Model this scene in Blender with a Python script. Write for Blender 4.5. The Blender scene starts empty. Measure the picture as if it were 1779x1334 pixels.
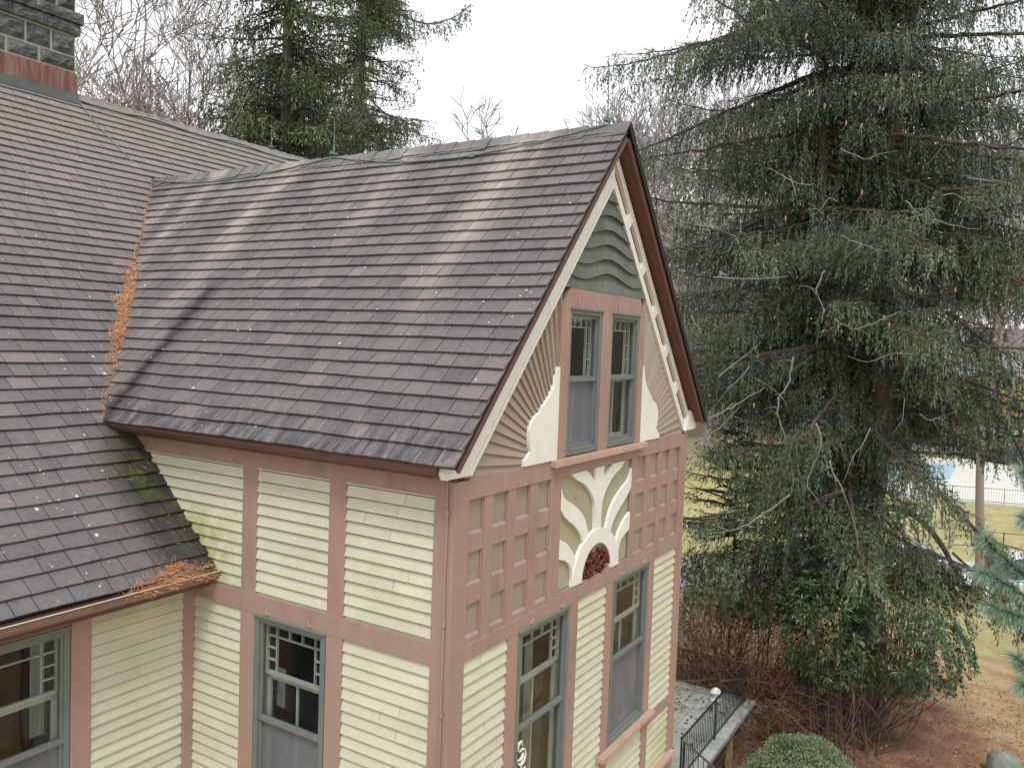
import bpy, bmesh, math, random
import numpy as np
from mathutils import Vector, Matrix
rad = math.radians
C = bpy.context.scene.collection
SC = bpy.context.scene

# ------------------------------------------------------------------ camera
F_PX, YAW, PITCH, ROLL = 1421.16, 31.574, -2.876, 2.055
CAM = np.array([-4.9959, -3.5521, 2.4926])
_ya, _pi, _ro = rad(YAW), rad(PITCH), rad(ROLL)
CF = np.array([math.cos(_ya)*math.cos(_pi), math.sin(_ya)*math.cos(_pi), math.sin(_pi)])
_r = np.array([math.sin(_ya), -math.cos(_ya), 0]); _u = np.cross(_r, CF)
CR = _r*math.cos(_ro)+_u*math.sin(_ro); CU = -_r*math.sin(_ro)+_u*math.cos(_ro)
cd = bpy.data.cameras.new('camera'); cam = bpy.data.objects.new('camera', cd); C.objects.link(cam)
cd.sensor_width = 36; cd.lens = 36*F_PX/1779; cd.clip_start = 0.05; cd.clip_end = 2000
cam.matrix_world = Matrix(((CR[0], CU[0], -CF[0], CAM[0]), (CR[1], CU[1], -CF[1], CAM[1]),
                           (CR[2], CU[2], -CF[2], CAM[2]), (0, 0, 0, 1)))
SC.camera = cam
def at(u, v, t):
    """point t metres ahead of the camera seen at photo pixel u, v"""
    return CAM+t*(CF+CR*(u-889.5)/F_PX-CU*(v-667)/F_PX)

# ------------------------------------------------------------------ sky, sun, exposure
world = bpy.data.worlds.new('World'); SC.world = world; world.use_nodes = True
nt = world.node_tree; nt.nodes.clear()
sky = nt.nodes.new('ShaderNodeTexSky'); sky.sky_type = 'NISHITA'; sky.sun_disc = False
SUN_EL, SUN_AZ = 58, 215       # azimuth: direction the sun stands in, degrees from +X towards +Y
sky.sun_elevation = rad(SUN_EL); sky.sun_rotation = rad(90-SUN_AZ); sky.dust_density = 6; sky.air_density = 1.2
hs = nt.nodes.new('ShaderNodeHueSaturation'); hs.inputs['Saturation'].default_value = 0.12
mx = nt.nodes.new('ShaderNodeMix'); mx.data_type = 'RGBA'; mx.inputs[0].default_value = 0.82
mx.inputs[7].default_value = (9.6, 9.8, 10.0, 1)        # the even grey-white of a closed cloud cover
bg = nt.nodes.new('ShaderNodeBackground'); bg.inputs[1].default_value = 0.112
wo = nt.nodes.new('ShaderNodeOutputWorld')
nt.links.new(sky.outputs[0], hs.inputs['Color']); nt.links.new(hs.outputs[0], mx.inputs[6])
nt.links.new(mx.outputs[2], bg.inputs[0]); nt.links.new(bg.outputs[0], wo.inputs[0])
sl = bpy.data.lights.new('sun', 'SUN'); sl.energy = 1.45; sl.angle = rad(14); sl.color = (1, .98, .95)
sun = bpy.data.objects.new('sun', sl); C.objects.link(sun)
_sd = Vector((math.cos(rad(SUN_AZ))*math.cos(rad(SUN_EL)), math.sin(rad(SUN_AZ))*math.cos(rad(SUN_EL)), math.sin(rad(SUN_EL))))
sun.rotation_euler = _sd.to_track_quat('Z', 'Y').to_euler()
vs = SC.view_settings; vs.view_transform = 'Standard'; vs.look = 'None'; vs.gamma = 1; vs.exposure = 0.34
SC.render.resolution_x = 1024; SC.render.resolution_y = 767
SC.cycles.transparent_max_bounces = 24

# ------------------------------------------------------------------ helpers
def lin(r, g, b):
    f = lambda c: (c/255/12.92) if c/255 <= .04045 else ((c/255+.055)/1.055)**2.4
    return (f(r), f(g), f(b), 1)
def tag(o, label=None, cat=None, group=None, kind=None):
    if label: o['label'] = label
    if cat: o['category'] = cat
    if group: o['group'] = group
    if kind: o['kind'] = kind
    return o
def empty(name, loc):
    o = bpy.data.objects.new(name, None); o.location = loc; o.empty_display_size = .3; C.objects.link(o); return o
def adopt(o, parent):
    if parent is not None:
        o.parent = parent
        l = Vector((0, 0, 0)); p = parent
        while p: l += p.location; p = p.parent
        o.location = -l if not o.get('rel') else o.location
class MB:
    def __init__(s): s.v = []; s.f = []; s.t = []
    def poly(s, pts, t=.5):
        n = len(s.v); s.v += [tuple(p) for p in pts]; s.f.append(tuple(range(n, n+len(pts)))); s.t += [t]*len(pts)
    def hexa(s, p, t=.5, skip=()):
        """8 corners: 0-3 back loop, 4-7 front loop"""
        n = len(s.v); s.v += [tuple(q) for q in p]; s.t += [t]*8
        for i, f in enumerate(((0, 3, 2, 1), (4, 5, 6, 7), (0, 1, 5, 4), (1, 2, 6, 5), (2, 3, 7, 6), (3, 0, 4, 7))):
            if i not in skip: s.f.append(tuple(n+k for k in f))
    def box(s, a, b, t=.5):
        x0, y0, z0 = a; x1, y1, z1 = b
        s.hexa([(x0, y0, z0), (x1, y0, z0), (x1, y1, z0), (x0, y1, z0), (x0, y0, z1), (x1, y0, z1), (x1, y1, z1), (x0, y1, z1)], t)
    def fbox(s, fr, u0, u1, w0, w1, n0, n1, t=.5):
        P = fr.p
        s.hexa([P(u0, w0, n0), P(u1, w0, n0), P(u1, w1, n0), P(u0, w1, n0), P(u0, w0, n1), P(u1, w0, n1), P(u1, w1, n1), P(u0, w1, n1)], t)
    def prism(s, fr, pts, n0, n1, t=.5, bevel=0):
        P = fr.p; k = len(pts)
        s.poly([P(u, w, n1) for u, w in pts], t)
        s.poly([P(u, w, n0) for u, w in pts[::-1]], t)
        for i in range(k):
            a = pts[i]; b = pts[(i+1) % k]
            s.poly([P(a[0], a[1], n0), P(b[0], b[1], n0), P(b[0], b[1], n1), P(a[0], a[1], n1)], t)
    def tube(s, pts, r, sides=8, t=.5, cap=True):
        pts = [Vector(p) for p in pts]; rr = r if hasattr(r, '__len__') else [r]*len(pts)
        n0 = len(s.v); prev = None
        for i, p in enumerate(pts):
            d = (pts[min(i+1, len(pts)-1)]-pts[max(i-1, 0)]).normalized()
            if prev is None:
                a = d.orthogonal().normalized()
            else:
                a = (prev-d*prev.dot(d)).normalized()
            prev = a; b = d.cross(a)
            for k in range(sides):
                an = 2*math.pi*k/sides
                s.v.append(tuple(p+(a*math.cos(an)+b*math.sin(an))*rr[i])); s.t.append(t)
        for i in range(len(pts)-1):
            for k in range(sides):
                q = n0+i*sides
                s.f.append((q+k, q+(k+1) % sides, q+sides+(k+1) % sides, q+sides+k))
        if cap:
            s.f.append(tuple(n0+k for k in range(sides))[::-1]); q = n0+(len(pts)-1)*sides
            s.f.append(tuple(q+k for k in range(sides)))
    def blob(s, c, rx, ry, rz, rnd, amp=.15, seg=10, rings=7, t=.5):
        n0 = len(s.v); c = Vector(c)
        for i in range(rings+1):
            th = math.pi*i/rings
            for k in range(seg):
                ph = 2*math.pi*k/seg; q = 1+rnd.uniform(-amp, amp)
                s.v.append((c.x+rx*q*math.sin(th)*math.cos(ph), c.y+ry*q*math.sin(th)*math.sin(ph), c.z+rz*q*math.cos(th))); s.t.append(t)
        for i in range(rings):
            for k in range(seg):
                a = n0+i*seg; s.f.append((a+k, a+(k+1) % seg, a+seg+(k+1) % seg, a+seg+k))
    def mesh(s, name):
        me = bpy.data.meshes.new(name); me.from_pydata(s.v, [], s.f)
        a = me.attributes.new('tint', 'FLOAT', 'POINT'); a.data.foreach_set('value', np.array(s.t, dtype=np.float32)); return me
    def build(s, name, mat, parent=None, bevel=0, clip=None, smooth=False, recalc=True):
        me = s.mesh(name)
        if clip or recalc:
            bm = bmesh.new(); bm.from_mesh(me)
            for co, no in (clip or []):
                bmesh.ops.bisect_plane(bm, geom=bm.verts[:]+bm.edges[:]+bm.faces[:], plane_co=co, plane_no=no, clear_outer=True)
            if recalc: bmesh.ops.recalc_face_normals(bm, faces=bm.faces[:])
            bm.to_mesh(me); bm.free()
        return link(name, me, mat, parent, bevel, smooth)
def link(name, me, mat, parent=None, bevel=0, smooth=False):
    me.materials.append(mat)
    if smooth: me.polygons.foreach_set('use_smooth', [True]*len(me.polygons))
    o = bpy.data.objects.new(name, me); C.objects.link(o)
    if parent is not None: adopt(o, parent)
    if bevel:
        m = o.modifiers.new('bevel', 'BEVEL'); m.width = bevel; m.segments = 2; m.limit_method = 'ANGLE'; m.angle_limit = rad(40)
    return o
class Frame:
    def __init__(s, O, U, N): s.O = np.array(O, float); s.U = np.array(U, float); s.N = np.array(N, float)
    def p(s, u, w, n): return tuple(s.O+s.U*u+np.array((0, 0, 1.))*w+s.N*n)

# ------------------------------------------------------------------ materials
def nodes(name):
    m = bpy.data.materials.new(name); m.use_nodes = True; t = m.node_tree; b = t.nodes['Principled BSDF']; return m, t, b
def N(t, typ, **kw):
    n = t.nodes.new(typ)
    for k, v in kw.items(): setattr(n, k, v)
    return n
def mixc(t, fac, a, b, blend='MIX'):
    n = N(t, 'ShaderNodeMix', data_type='RGBA', blend_type=blend)
    for i, x in ((0, fac), (6, a), (7, b)):
        if isinstance(x, bpy.types.NodeSocket): t.links.new(x, n.inputs[i])
        elif i == 0: n.inputs[0].default_value = x
        else: n.inputs[i].default_value = x if len(x) == 4 else (*x, 1)
    return n.outputs[2]
def math_(t, op, a, b=0., c=0., clamp=False):
    n = N(t, 'ShaderNodeMath', operation=op, use_clamp=clamp)
    for i, x in enumerate((a, b, c)):
        if isinstance(x, bpy.types.NodeSocket): t.links.new(x, n.inputs[i])
        elif len(n.inputs) > i: n.inputs[i].default_value = x
    return n.outputs[0]
def ramp(t, fac, stops, interp='LINEAR'):
    n = N(t, 'ShaderNodeValToRGB'); n.color_ramp.interpolation = interp
    while len(n.color_ramp.elements) < len(stops): n.color_ramp.elements.new(.5)
    for e, (p, c) in zip(n.color_ramp.elements, stops):
        e.position = p; e.color = c if hasattr(c, '__len__') else (c, c, c, 1)
    t.links.new(fac, n.inputs[0]); return n.outputs[0]
def noise(t, vec, scale, detail=4, rough=.55, col=False):
    n = N(t, 'ShaderNodeTexNoise'); n.inputs['Scale'].default_value = scale; n.inputs['Detail'].default_value = detail
    n.inputs['Roughness'].default_value = rough
    if vec is not None: t.links.new(vec, n.inputs['Vector'])
    return n.outputs[1 if col else 0]
def vscale(t, vec, s):
    n = N(t, 'ShaderNodeVectorMath', operation='MULTIPLY'); t.links.new(vec, n.inputs[0]); n.inputs[1].default_value = s; return n.outputs[0]
def bump(t, b, h, strength=.3, dist=.01):
    n = N(t, 'ShaderNodeBump'); n.inputs['Strength'].default_value = strength; n.inputs['Distance'].default_value = dist
    t.links.new(h, n.inputs['Height']); t.links.new(n.outputs[0], b.inputs['Normal'])
def attr(t, name='tint'):
    n = N(t, 'ShaderNodeAttribute'); n.attribute_name = name; return n.outputs['Fac']
def pos(t): return N(t, 'ShaderNodeNewGeometry').outputs['Position']
def simple(name, col, rough=.6, var=.12, scale=6, stretch=(1, 1, 1), bmp=.15, tintvar=0., dirt=None, metal=0, spec=.5, obj=False):
    """a coat with blotchy variation, fine grain, and optional dirt colour; tint attribute shifts value per piece"""
    m, t, b = nodes(name)
    p = N(t, 'ShaderNodeTexCoord').outputs['Object'] if obj else pos(t)
    p = vscale(t, p, stretch)
    n1 = noise(t, p, scale, 5, .6); n2 = noise(t, p, scale*9, 3, .6)
    f = math_(t, 'MULTIPLY_ADD', n1, var*2, 1-var); f = math_(t, 'MULTIPLY', f, math_(t, 'MULTIPLY_ADD', n2, var*.8, 1-var*.4))
    if tintvar: f = math_(t, 'MULTIPLY', f, math_(t, 'MULTIPLY_ADD', attr(t), tintvar*2, 1-tintvar))
    g = N(t, 'ShaderNodeCombineColor')
    for i in range(3): t.links.new(f, g.inputs[i])
    c = mixc(t, 1, col, g.outputs[0], 'MULTIPLY')
    if dirt:
        n3 = noise(t, p, scale*.45, 6, .7); c = mixc(t, math_(t, 'MULTIPLY', ramp(t, n3, [(.52, 0), (.75, 1)]), dirt[1]), c, dirt[0])
    t.links.new(c, b.inputs['Base Color']); b.inputs['Roughness'].default_value = rough; b.inputs['Metallic'].default_value = metal
    b.inputs['Specular IOR Level'].default_value = spec
    if bmp: bump(t, b, n2, bmp, .006)
    return m

M = {}
def siding_mat(name, col):
    m, t, b = nodes(name); p = pos(t); sp = N(t, 'ShaderNodeSeparateXYZ'); t.links.new(p, sp.inputs[0])
    n1 = noise(t, p, 2.2, 5, .62); grain = noise(t, vscale(t, p, (3, 3, 60)), 6, 3); n2 = noise(t, vscale(t, p, (2, 2, .6)), 7, 5, .7)
    c = mixc(t, ramp(t, n1, [(.3, 0), (.75, 1)]), col, tuple(x*y for x, y in zip(col[:3], (.86, .87, .82))))
    c = mixc(t, math_(t, 'MULTIPLY', ramp(t, n2, [(.56, 0), (.78, 1)]), .3), c, lin(150, 148, 120))
    # green algae: on the side wall next to the lower roof, and low at the far corner
    dx = math_(t, 'ABSOLUTE', math_(t, 'SUBTRACT', sp.outputs[1], 3.0)); g1 = math_(t, 'SUBTRACT', 1, math_(t, 'MULTIPLY', dx, 1.1), clamp=True)
    dz = math_(t, 'ABSOLUTE', math_(t, 'SUBTRACT', sp.outputs[2], .45)); g2 = math_(t, 'SUBTRACT', 1, math_(t, 'MULTIPLY', dz, 1.6), clamp=True)
    g = math_(t, 'MULTIPLY', g1, g2); g = math_(t, 'MULTIPLY', math_(t, 'MULTIPLY', g, 2.2), ramp(t, noise(t, p, 5, 5, .7), [(.38, 0), (.62, 1)]), clamp=True)
    h1 = math_(t, 'SUBTRACT', sp.outputs[0], 4.0, clamp=True); h2 = math_(t, 'MULTIPLY', math_(t, 'SUBTRACT', -1.9, sp.outputs[2], clamp=True), 2, clamp=True)
    g = math_(t, 'MAXIMUM', g, math_(t, 'MULTIPLY', math_(t, 'MULTIPLY', h1, h2), .8))
    c = mixc(t, math_(t, 'MULTIPLY', g, .75), c, lin(158, 162, 82))
    tv = math_(t, 'MULTIPLY_ADD', attr(t), .11, .945); g3 = N(t, 'ShaderNodeCombineColor')
    for i in range(3): t.links.new(tv, g3.inputs[i])
    c = mixc(t, 1, c, g3.outputs[0], 'MULTIPLY')
    t.links.new(c, b.inputs['Base Color']); b.inputs['Roughness'].default_value = .62; b.inputs['Specular IOR Level'].default_value = .3
    bump(t, b, grain, .35, .004); return m
M['siding'] = siding_mat('cream_siding', lin(205, 205, 184))
M['trim'] = simple('mauve_trim', lin(161, 134, 124), .55, .13, 3, (2, 2, .5), .2, .04, (lin(126, 104, 92), .65))
M['trim_light'] = simple('worn_sill', lin(186, 154, 138), .6, .14, 6, bmp=.2, dirt=(lin(150, 135, 90), .7))
M['white'] = simple('offwhite_paint', lin(228, 230, 224), .5, .05, 4, bmp=.08, dirt=(lin(206, 204, 188), .5))
M['fan'] = simple('tan_siding', lin(158, 147, 132), .7, .12, 7, bmp=.2, tintvar=.08)
M['panel'] = simple('moss_panel', lin(162, 160, 132), .7, .14, 9, (1, 1, 3), .2, dirt=(lin(140, 130, 100), .5))
M['checker'] = simple('tan_recess', lin(150, 140, 122), .75, .16, 10, (1, 1, 4), .3, dirt=(lin(130, 120, 90), .5))
M['frame'] = simple('grey_green_frame', lin(110, 118, 115), .5, .10, 9, bmp=.1, dirt=(lin(80, 90, 88), .6))
M['sash'] = simple('pale_sash', lin(178, 184, 178), .5, .12, 14, bmp=.1, dirt=(lin(110, 115, 108), .6))
M['wave'] = simple('grey_green_shingle', lin(100, 108, 102), .75, .16, 8, (3, 3, .5), .4, .12)
M['maroon'] = simple('maroon_soffit', lin(100, 66, 62), .6, .12, 5, (1, 1, 1), .1)
M['browntrim'] = simple('dark_brown_trim', lin(98, 72, 66), .55, .12, 5, bmp=.1)
M['gutter'] = simple('brown_gutter', lin(134, 106, 96), .45, .12, 5, bmp=.1, dirt=(lin(100, 80, 70), .6))
M['rosette'] = simple('oxblood_carving', lin(92, 24, 34), .35, .25, 20, bmp=.2, dirt=(lin(80, 20, 25), .6))
M['copper_green'] = simple('verdigris', lin(108, 126, 120), .6, .15, 20, dirt=(lin(80, 90, 85), .6))
M['dark_cable'] = simple('weathered_cable', lin(70, 76, 74), .6, .15, 20)
M['room'] = simple('room_dark', lin(32, 32, 32), .9, .2, 3, bmp=0)
M['room_brown'] = simple('room_brown', lin(76, 56, 48), .9, .3, 2.5, bmp=0)
M['curtain'] = simple('curtain_cloth', lin(176, 180, 182), .9, .12, 4, (8, 8, .4), .3)
M['iron'] = simple('black_iron', lin(34, 35, 38), .45, .1, 10, bmp=.1)
M['mortar'] = simple('lime_mortar', lin(160, 156, 142), .9, .15, 12, bmp=.3)

def glass():
    m = bpy.data.materials.new('window_glass'); m.use_nodes = True; t = m.node_tree; t.nodes.clear()
    o = N(t, 'ShaderNodeOutputMaterial'); tr = N(t, 'ShaderNodeBsdfTransparent'); tr.inputs[0].default_value = (.80, .84, .82, 1)
    gl = N(t, 'ShaderNodeBsdfGlossy'); gl.inputs['Roughness'].default_value = .03; gl.inputs[0].default_value = (.9, .93, .95, 1)
    lw = N(t, 'ShaderNodeLayerWeight'); lw.inputs[0].default_value = .5
    n = noise(t, pos(t), 1.6, 2); bp = N(t, 'ShaderNodeBump'); bp.inputs['Strength'].default_value = .08; bp.inputs['Distance'].default_value = .05
    t.links.new(n, bp.inputs['Height']); t.links.new(bp.outputs[0], gl.inputs['Normal'])
    f = math_(t, 'MULTIPLY_ADD', math_(t, 'POWER', lw.outputs['Facing'], 4), .7, .045, clamp=True)
    ms = N(t, 'ShaderNodeMixShader'); t.links.new(f, ms.inputs[0]); t.links.new(tr.outputs[0], ms.inputs[1]); t.links.new(gl.outputs[0], ms.inputs[2])
    t.links.new(ms.outputs[0], o.inputs[0]); return m
M['glass'] = glass()
def screen_mat():
    m = bpy.data.materials.new('insect_screen'); m.use_nodes = True; t = m.node_tree; t.nodes.clear()
    o = N(t, 'ShaderNodeOutputMaterial'); tr = N(t, 'ShaderNodeBsdfTransparent')
    df = N(t, 'ShaderNodeBsdfPrincipled'); df.inputs['Roughness'].default_value = .5
    n = noise(t, vscale(t, pos(t), (1, 1, .5)), 2.5, 4); t.links.new(ramp(t, n, [(.25, lin(104, 108, 116)), (.8, lin(136, 138, 144))]), df.inputs['Base Color'])
    ms = N(t, 'ShaderNodeMixShader'); ms.inputs[0].default_value = .72
    t.links.new(tr.outputs[0], ms.inputs[1]); t.links.new(df.outputs[0], ms.inputs[2]); t.links.new(ms.outputs[0], o.inputs[0]); return m
M['screen'] = screen_mat()

def shingle_mat(name, wing):
    m, t, b = nodes(name); p = pos(t); sp = N(t, 'ShaderNodeSeparateXYZ'); t.links.new(p, sp.inputs[0]); X, Y, Z = sp.outputs
    tn = attr(t)
    c = ramp(t, tn, [(0, lin(58, 54, 56)), (.35, lin(84, 79, 80)), (.7, lin(101, 96, 96)), (1, lin(134, 127, 124))])
    big = noise(t, p, .9, 5, .6); c = mixc(t, math_(t, 'MULTIPLY', ramp(t, big, [(.35, 0), (.7, 1)]), .45), c, lin(84, 78, 84))
    blot = noise(t, p, 9, 6, .75); c = mixc(t, math_(t, 'MULTIPLY', ramp(t, blot, [(.42, 0), (.7, 1)]), .4), c, lin(134, 126, 122)); c = mixc(t, math_(t, 'MULTIPLY', ramp(t, blot, [(.3, 1), (.45, 0)]), .4), c, lin(58, 53, 56))
    gran = noise(t, p, 110, 3, .75); c = mixc(t, .5, c, ramp(t, gran, [(.3, lin(62, 58, 62)), (.7, lin(142, 136, 136))]), 'MIX')
    # down-slope wash marks
    down = (2, 12, .7) if wing else (12, 2, .7)
    st = noise(t, vscale(t, p, down), .8, 5, .65)
    c = mixc(t, math_(t, 'MULTIPLY', ramp(t, st, [(.5, 0), (.75, 1)]), .16), c, lin(136, 129, 131))
    wob = math_(t, 'MULTIPLY_ADD', noise(t, p, 1.4, 3), .5, -.25)
    if wing:
        yy = math_(t, 'ADD', Y, math_(t, 'MULTIPLY', wob, .6)); f = math_(t, 'DIVIDE', yy, 7.5)
        def band(y0, w, zf0, zf1, amt):
            d = math_(t, 'DIVIDE', math_(t, 'SUBTRACT', yy, y0), w); g = math_(t, 'EXPONENT', math_(t, 'MULTIPLY', math_(t, 'MULTIPLY', d, d), -1))
            h = math_(t, 'DIVIDE', math_(t, 'SUBTRACT', Z, zf0), zf1-zf0, clamp=True)
            return math_(t, 'MULTIPLY', math_(t, 'MULTIPLY', g, h), amt)
        s = band(5.82, .17, 2.7, 4.1, .95)
        for a in ((6.45, .2, 3.0, 4.3, .5), (4.45, .26, 2.0, 3.9, .9), (4.8, .22, 3.0, 4.6, .4), (2.5, .2, 2.8, 4.5, .75), (2.85, .16, 3.4, 4.6, .35),
                  (1.03, .2, 2.2, 3.9, .9), (.75, .1, 3.0, 4.3, .6), (3.4, .3, 2.2, 4.6, .3), (1.7, .2, 1.8, 4.2, .22), (5.2, .2, 2.6, 4.4, .25)):
            s = math_(t, 'MAXIMUM', s, band(*a))
        s = math_(t, 'MULTIPLY', s, ramp(t, noise(t, vscale(t, p, (3, 14, 2)), 1, 4), [(.25, .5), (.6, 1)]))
        s = math_(t, 'MULTIPLY', s, math_(t, 'MULTIPLY_ADD', tn, .55, .5)); c = mixc(t, s, c, lin(170, 163, 154))
        dk = band(4.02, .12, 3.12, 2.95, .92); c = mixc(t, math_(t, 'MULTIPLY', dk, ramp(t, st, [(.3, .75), (.6, 1)])), c, lin(30, 28, 32))
        lowd = math_(t, 'DIVIDE', math_(t, 'SUBTRACT', 1.95, Z), .35, clamp=True)
        c = mixc(t, math_(t, 'MULTIPLY', lowd, ramp(t, noise(t, vscale(t, p, (3, 9, 1)), 1.2, 4), [(.4, 0), (.62, .75)])), c, lin(48, 42, 46))
        c = mixc(t, math_(t, 'MULTIPLY', lowd, ramp(t, noise(t, vscale(t, p, (3, 7, 1)), 1.7, 4), [(.55, 0), (.68, .6)])), c, lin(150, 142, 142))
    else:
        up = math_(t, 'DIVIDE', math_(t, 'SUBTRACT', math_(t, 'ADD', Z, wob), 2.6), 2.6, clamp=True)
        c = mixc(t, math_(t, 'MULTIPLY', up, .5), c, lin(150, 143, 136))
        # wet moss strip beside the wing wall under the valley outlet
        dx = math_(t, 'ADD', math_(t, 'SUBTRACT', math_(t, 'ADD', X, .62), math_(t, 'MULTIPLY', math_(t, 'SUBTRACT', Z, 1.5), .0)), math_(t, 'MULTIPLY', wob, .5))
        a = math_(t, 'MULTIPLY', dx, 2.4, clamp=True); lz = math_(t, 'MULTIPLY', math_(t, 'SUBTRACT', 1.62, Z), 2.2, clamp=True)
        a = math_(t, 'MULTIPLY', a, lz); grn = ramp(t, noise(t, p, 5.5, 4, .6), [(.46, 0), (.56, 1)])
        c = mixc(t, math_(t, 'MULTIPLY', math_(t, 'MULTIPLY', a, 1.5, clamp=True), ramp(t, noise(t, vscale(t, p, (1, 1, 1)), 4, 5, .7), [(.32, .98), (.6, .72)])), c, lin(40, 39, 34))
        c = mixc(t, math_(t, 'MULTIPLY', math_(t, 'MULTIPLY', a, grn), math_(t, 'MULTIPLY', math_(t, 'SUBTRACT', Z, .45), 1.5, clamp=True)), c, lin(72, 80, 38))
    # lichen dots
    cv = N(t, 'ShaderNodeCombineXYZ'); t.links.new(Y if wing else X, cv.inputs[0]); t.links.new(math_(t, 'MULTIPLY', Z, 1.345 if wing else 1.46), cv.inputs[1])
    for sc, th, col in ((5.5, .085, lin(204, 206, 196)), (13, .10, lin(190, 192, 184))):
        v = N(t, 'ShaderNodeTexVoronoi', voronoi_dimensions='2D'); v.inputs['Scale'].default_value = sc; t.links.new(cv.outputs[0], v.inputs['Vector'])
        rr = N(t, 'ShaderNodeSeparateColor'); t.links.new(v.outputs['Color'], rr.inputs[0])
        lim = math_(t, 'MULTIPLY', math_(t, 'SUBTRACT', rr.outputs[0], .72), th*3.4)
        lim = math_(t, 'ADD', lim, math_(t, 'MULTIPLY_ADD', noise(t, p, 70, 2), .07, -.035)) if sc < 6 else lim
        k = math_(t, 'LESS_THAN', v.outputs['Distance'], math_(t, 'MULTIPLY', lim, ramp(t, noise(t, p, .75, 4, .7), [(.38, .15), (.62, 1.25)]))); c = mixc(t, math_(t, 'MULTIPLY', k, .85), c, col)
    t.links.new(c, b.inputs['Base Color']); b.inputs['Roughness'].default_value = .72; b.inputs['Specular IOR Level'].default_value = .35
    bump(t, b, gran, .5, .004); return m
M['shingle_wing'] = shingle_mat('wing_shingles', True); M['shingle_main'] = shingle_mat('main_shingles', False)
M['deck'] = simple('roof_underlay', lin(34, 31, 33), .9, .2, 5)
def stone_mat():
    m, t, b = nodes('dark_granite'); p = pos(t)
    n = noise(t, p, 7, 6, .65); c = ramp(t, n, [(.2, lin(40, 42, 44)), (.45, lin(84, 86, 88)), (.6, lin(124, 126, 122)), (.8, lin(176, 176, 164))])
    c = mixc(t, math_(t, 'MULTIPLY', attr(t), .5), c, lin(66, 67, 70)); t.links.new(c, b.inputs['Base Color']); b.inputs['Roughness'].default_value = .8
    bump(t, b, noise(t, p, 22, 5, .7), .9, .03); return m
M['stone'] = stone_mat()
def copper_mat():
    m, t, b = nodes('old_copper_flashing'); p = pos(t); n = noise(t, vscale(t, p, (7, 7, .8)), 1.6, 5, .6)
    t.links.new(ramp(t, n, [(.3, lin(104, 66, 62)), (.48, lin(124, 82, 76)), (.58, lin(136, 104, 94)), (.7, lin(118, 122, 108))]), b.inputs['Base Color'])
    b.inputs['Roughness'].default_value = .5; b.inputs['Metallic'].default_value = .15; return m
M['copper'] = copper_mat()

# ------------------------------------------------------------------ the house
W, D = 5.0, 2.983
ZE, ZR, OX, OY = 1.58, 4.666, .277, .2
YQ, YV, YM = 4.038, 7.34, 8.739
SW = (ZR-ZE)/(W/2+OX); SM = (ZR-ZE)/(YV-YQ)
ZM = ZE+SM*(YM-YQ); GE = 2.675
GROUND = -7.3
G = Frame((0, 0, 0), (1, 0, 0), (0, -1, 0)); S = Frame((0, 0, 0), (0, 1, 0), (-1, 0, 0)); MW = Frame((0, D, 0), (1, 0, 0), (0, -1, 0))
R0 = random.Random(5)
house = empty('house', (2.5, 5.0, GROUND))
tag(house, 'large half timbered house with cream clapboards, mauve trim and dark shingle roofs', 'house')

def shingles(mb, O, U, Sd, Nn, u0, u1, s0, s1, ex, seed, wmin=.15, wmax=.33):
    r = random.Random(seed); O, U, Sd, Nn = map(Vector, (O, U, Sd, Nn)); i = 0; s = s0
    while s < s1-.01:
        u = u0-r.uniform(0, wmax); ph = r.uniform(0, 6); base = r.uniform(-.006, .006); top = min(s+ex+.02, s1+.01)
        while u < u1:
            w = r.uniform(wmin, wmax); a, b_ = max(u, u0), min(u+w-.008, u1)
            if b_-a > .02:
                js = r.uniform(-.003, .003)+base; jn = r.uniform(0, .004); tv = min(1, max(0, r.gauss(.5, .24)))
                def bs(x): return s+js+.004*math.sin(x*2.1+ph)+.003*math.sin(x*7+ph)
                nb, nt_ = .029+jn, .003
                P = lambda uu, ss, nn: tuple(O+U*uu+Sd*ss+Nn*nn)
                sa, sb = bs(a), bs(b_)
                if sa < s0: pass
                mb.hexa([P(a, sa, nb-.022), P(b_, sb, nb-.022), P(b_, top, -.004), P(a, top, -.004),
                         P(a, sa, nb), P(b_, sb, nb), P(b_, top, nt_), P(a, top, nt_)], tv, skip=(0, 4))
            u += w
        s += ex; i += 1

LW = math.hypot(1, SW); wU = (0, 1, 0); wS = (1/LW, 0, SW/LW); wN = (-SW/LW, 0, 1/LW)
wlen = (ZR-ZE)/SW*LW
valley_no = Vector((YV-YQ, -(W/2+OX), 0)).normalized()     # points to the wing side of the valley line
if valley_no.x < 0: valley_no = -valley_no
vco = Vector((-OX, YQ, 0))
mb = MB(); shingles(mb, (-OX, -OY, ZE), wU, wS, wN, 0, YV+OY, 0, wlen, .1545, 3)
wing_roof = mb.build('wing_roof', M['shingle_wing'], house, clip=[(vco, -valley_no)])
tag(wing_roof, 'steep dark shingle slope of the gabled wing')
mb = MB(); shingles(mb, (W+OX, -OY, ZE), wU, (-1/LW, 0, SW/LW), (SW/LW, 0, 1/LW), 0, YV+OY, 0, wlen, .1545, 4)
vn2 = Vector((-valley_no.x, valley_no.y, 0)); mb.build('far_slope', M['shingle_wing'], wing_roof, clip=[(Vector((W+OX, YQ, 0)), -vn2)])
TH = .07
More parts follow.
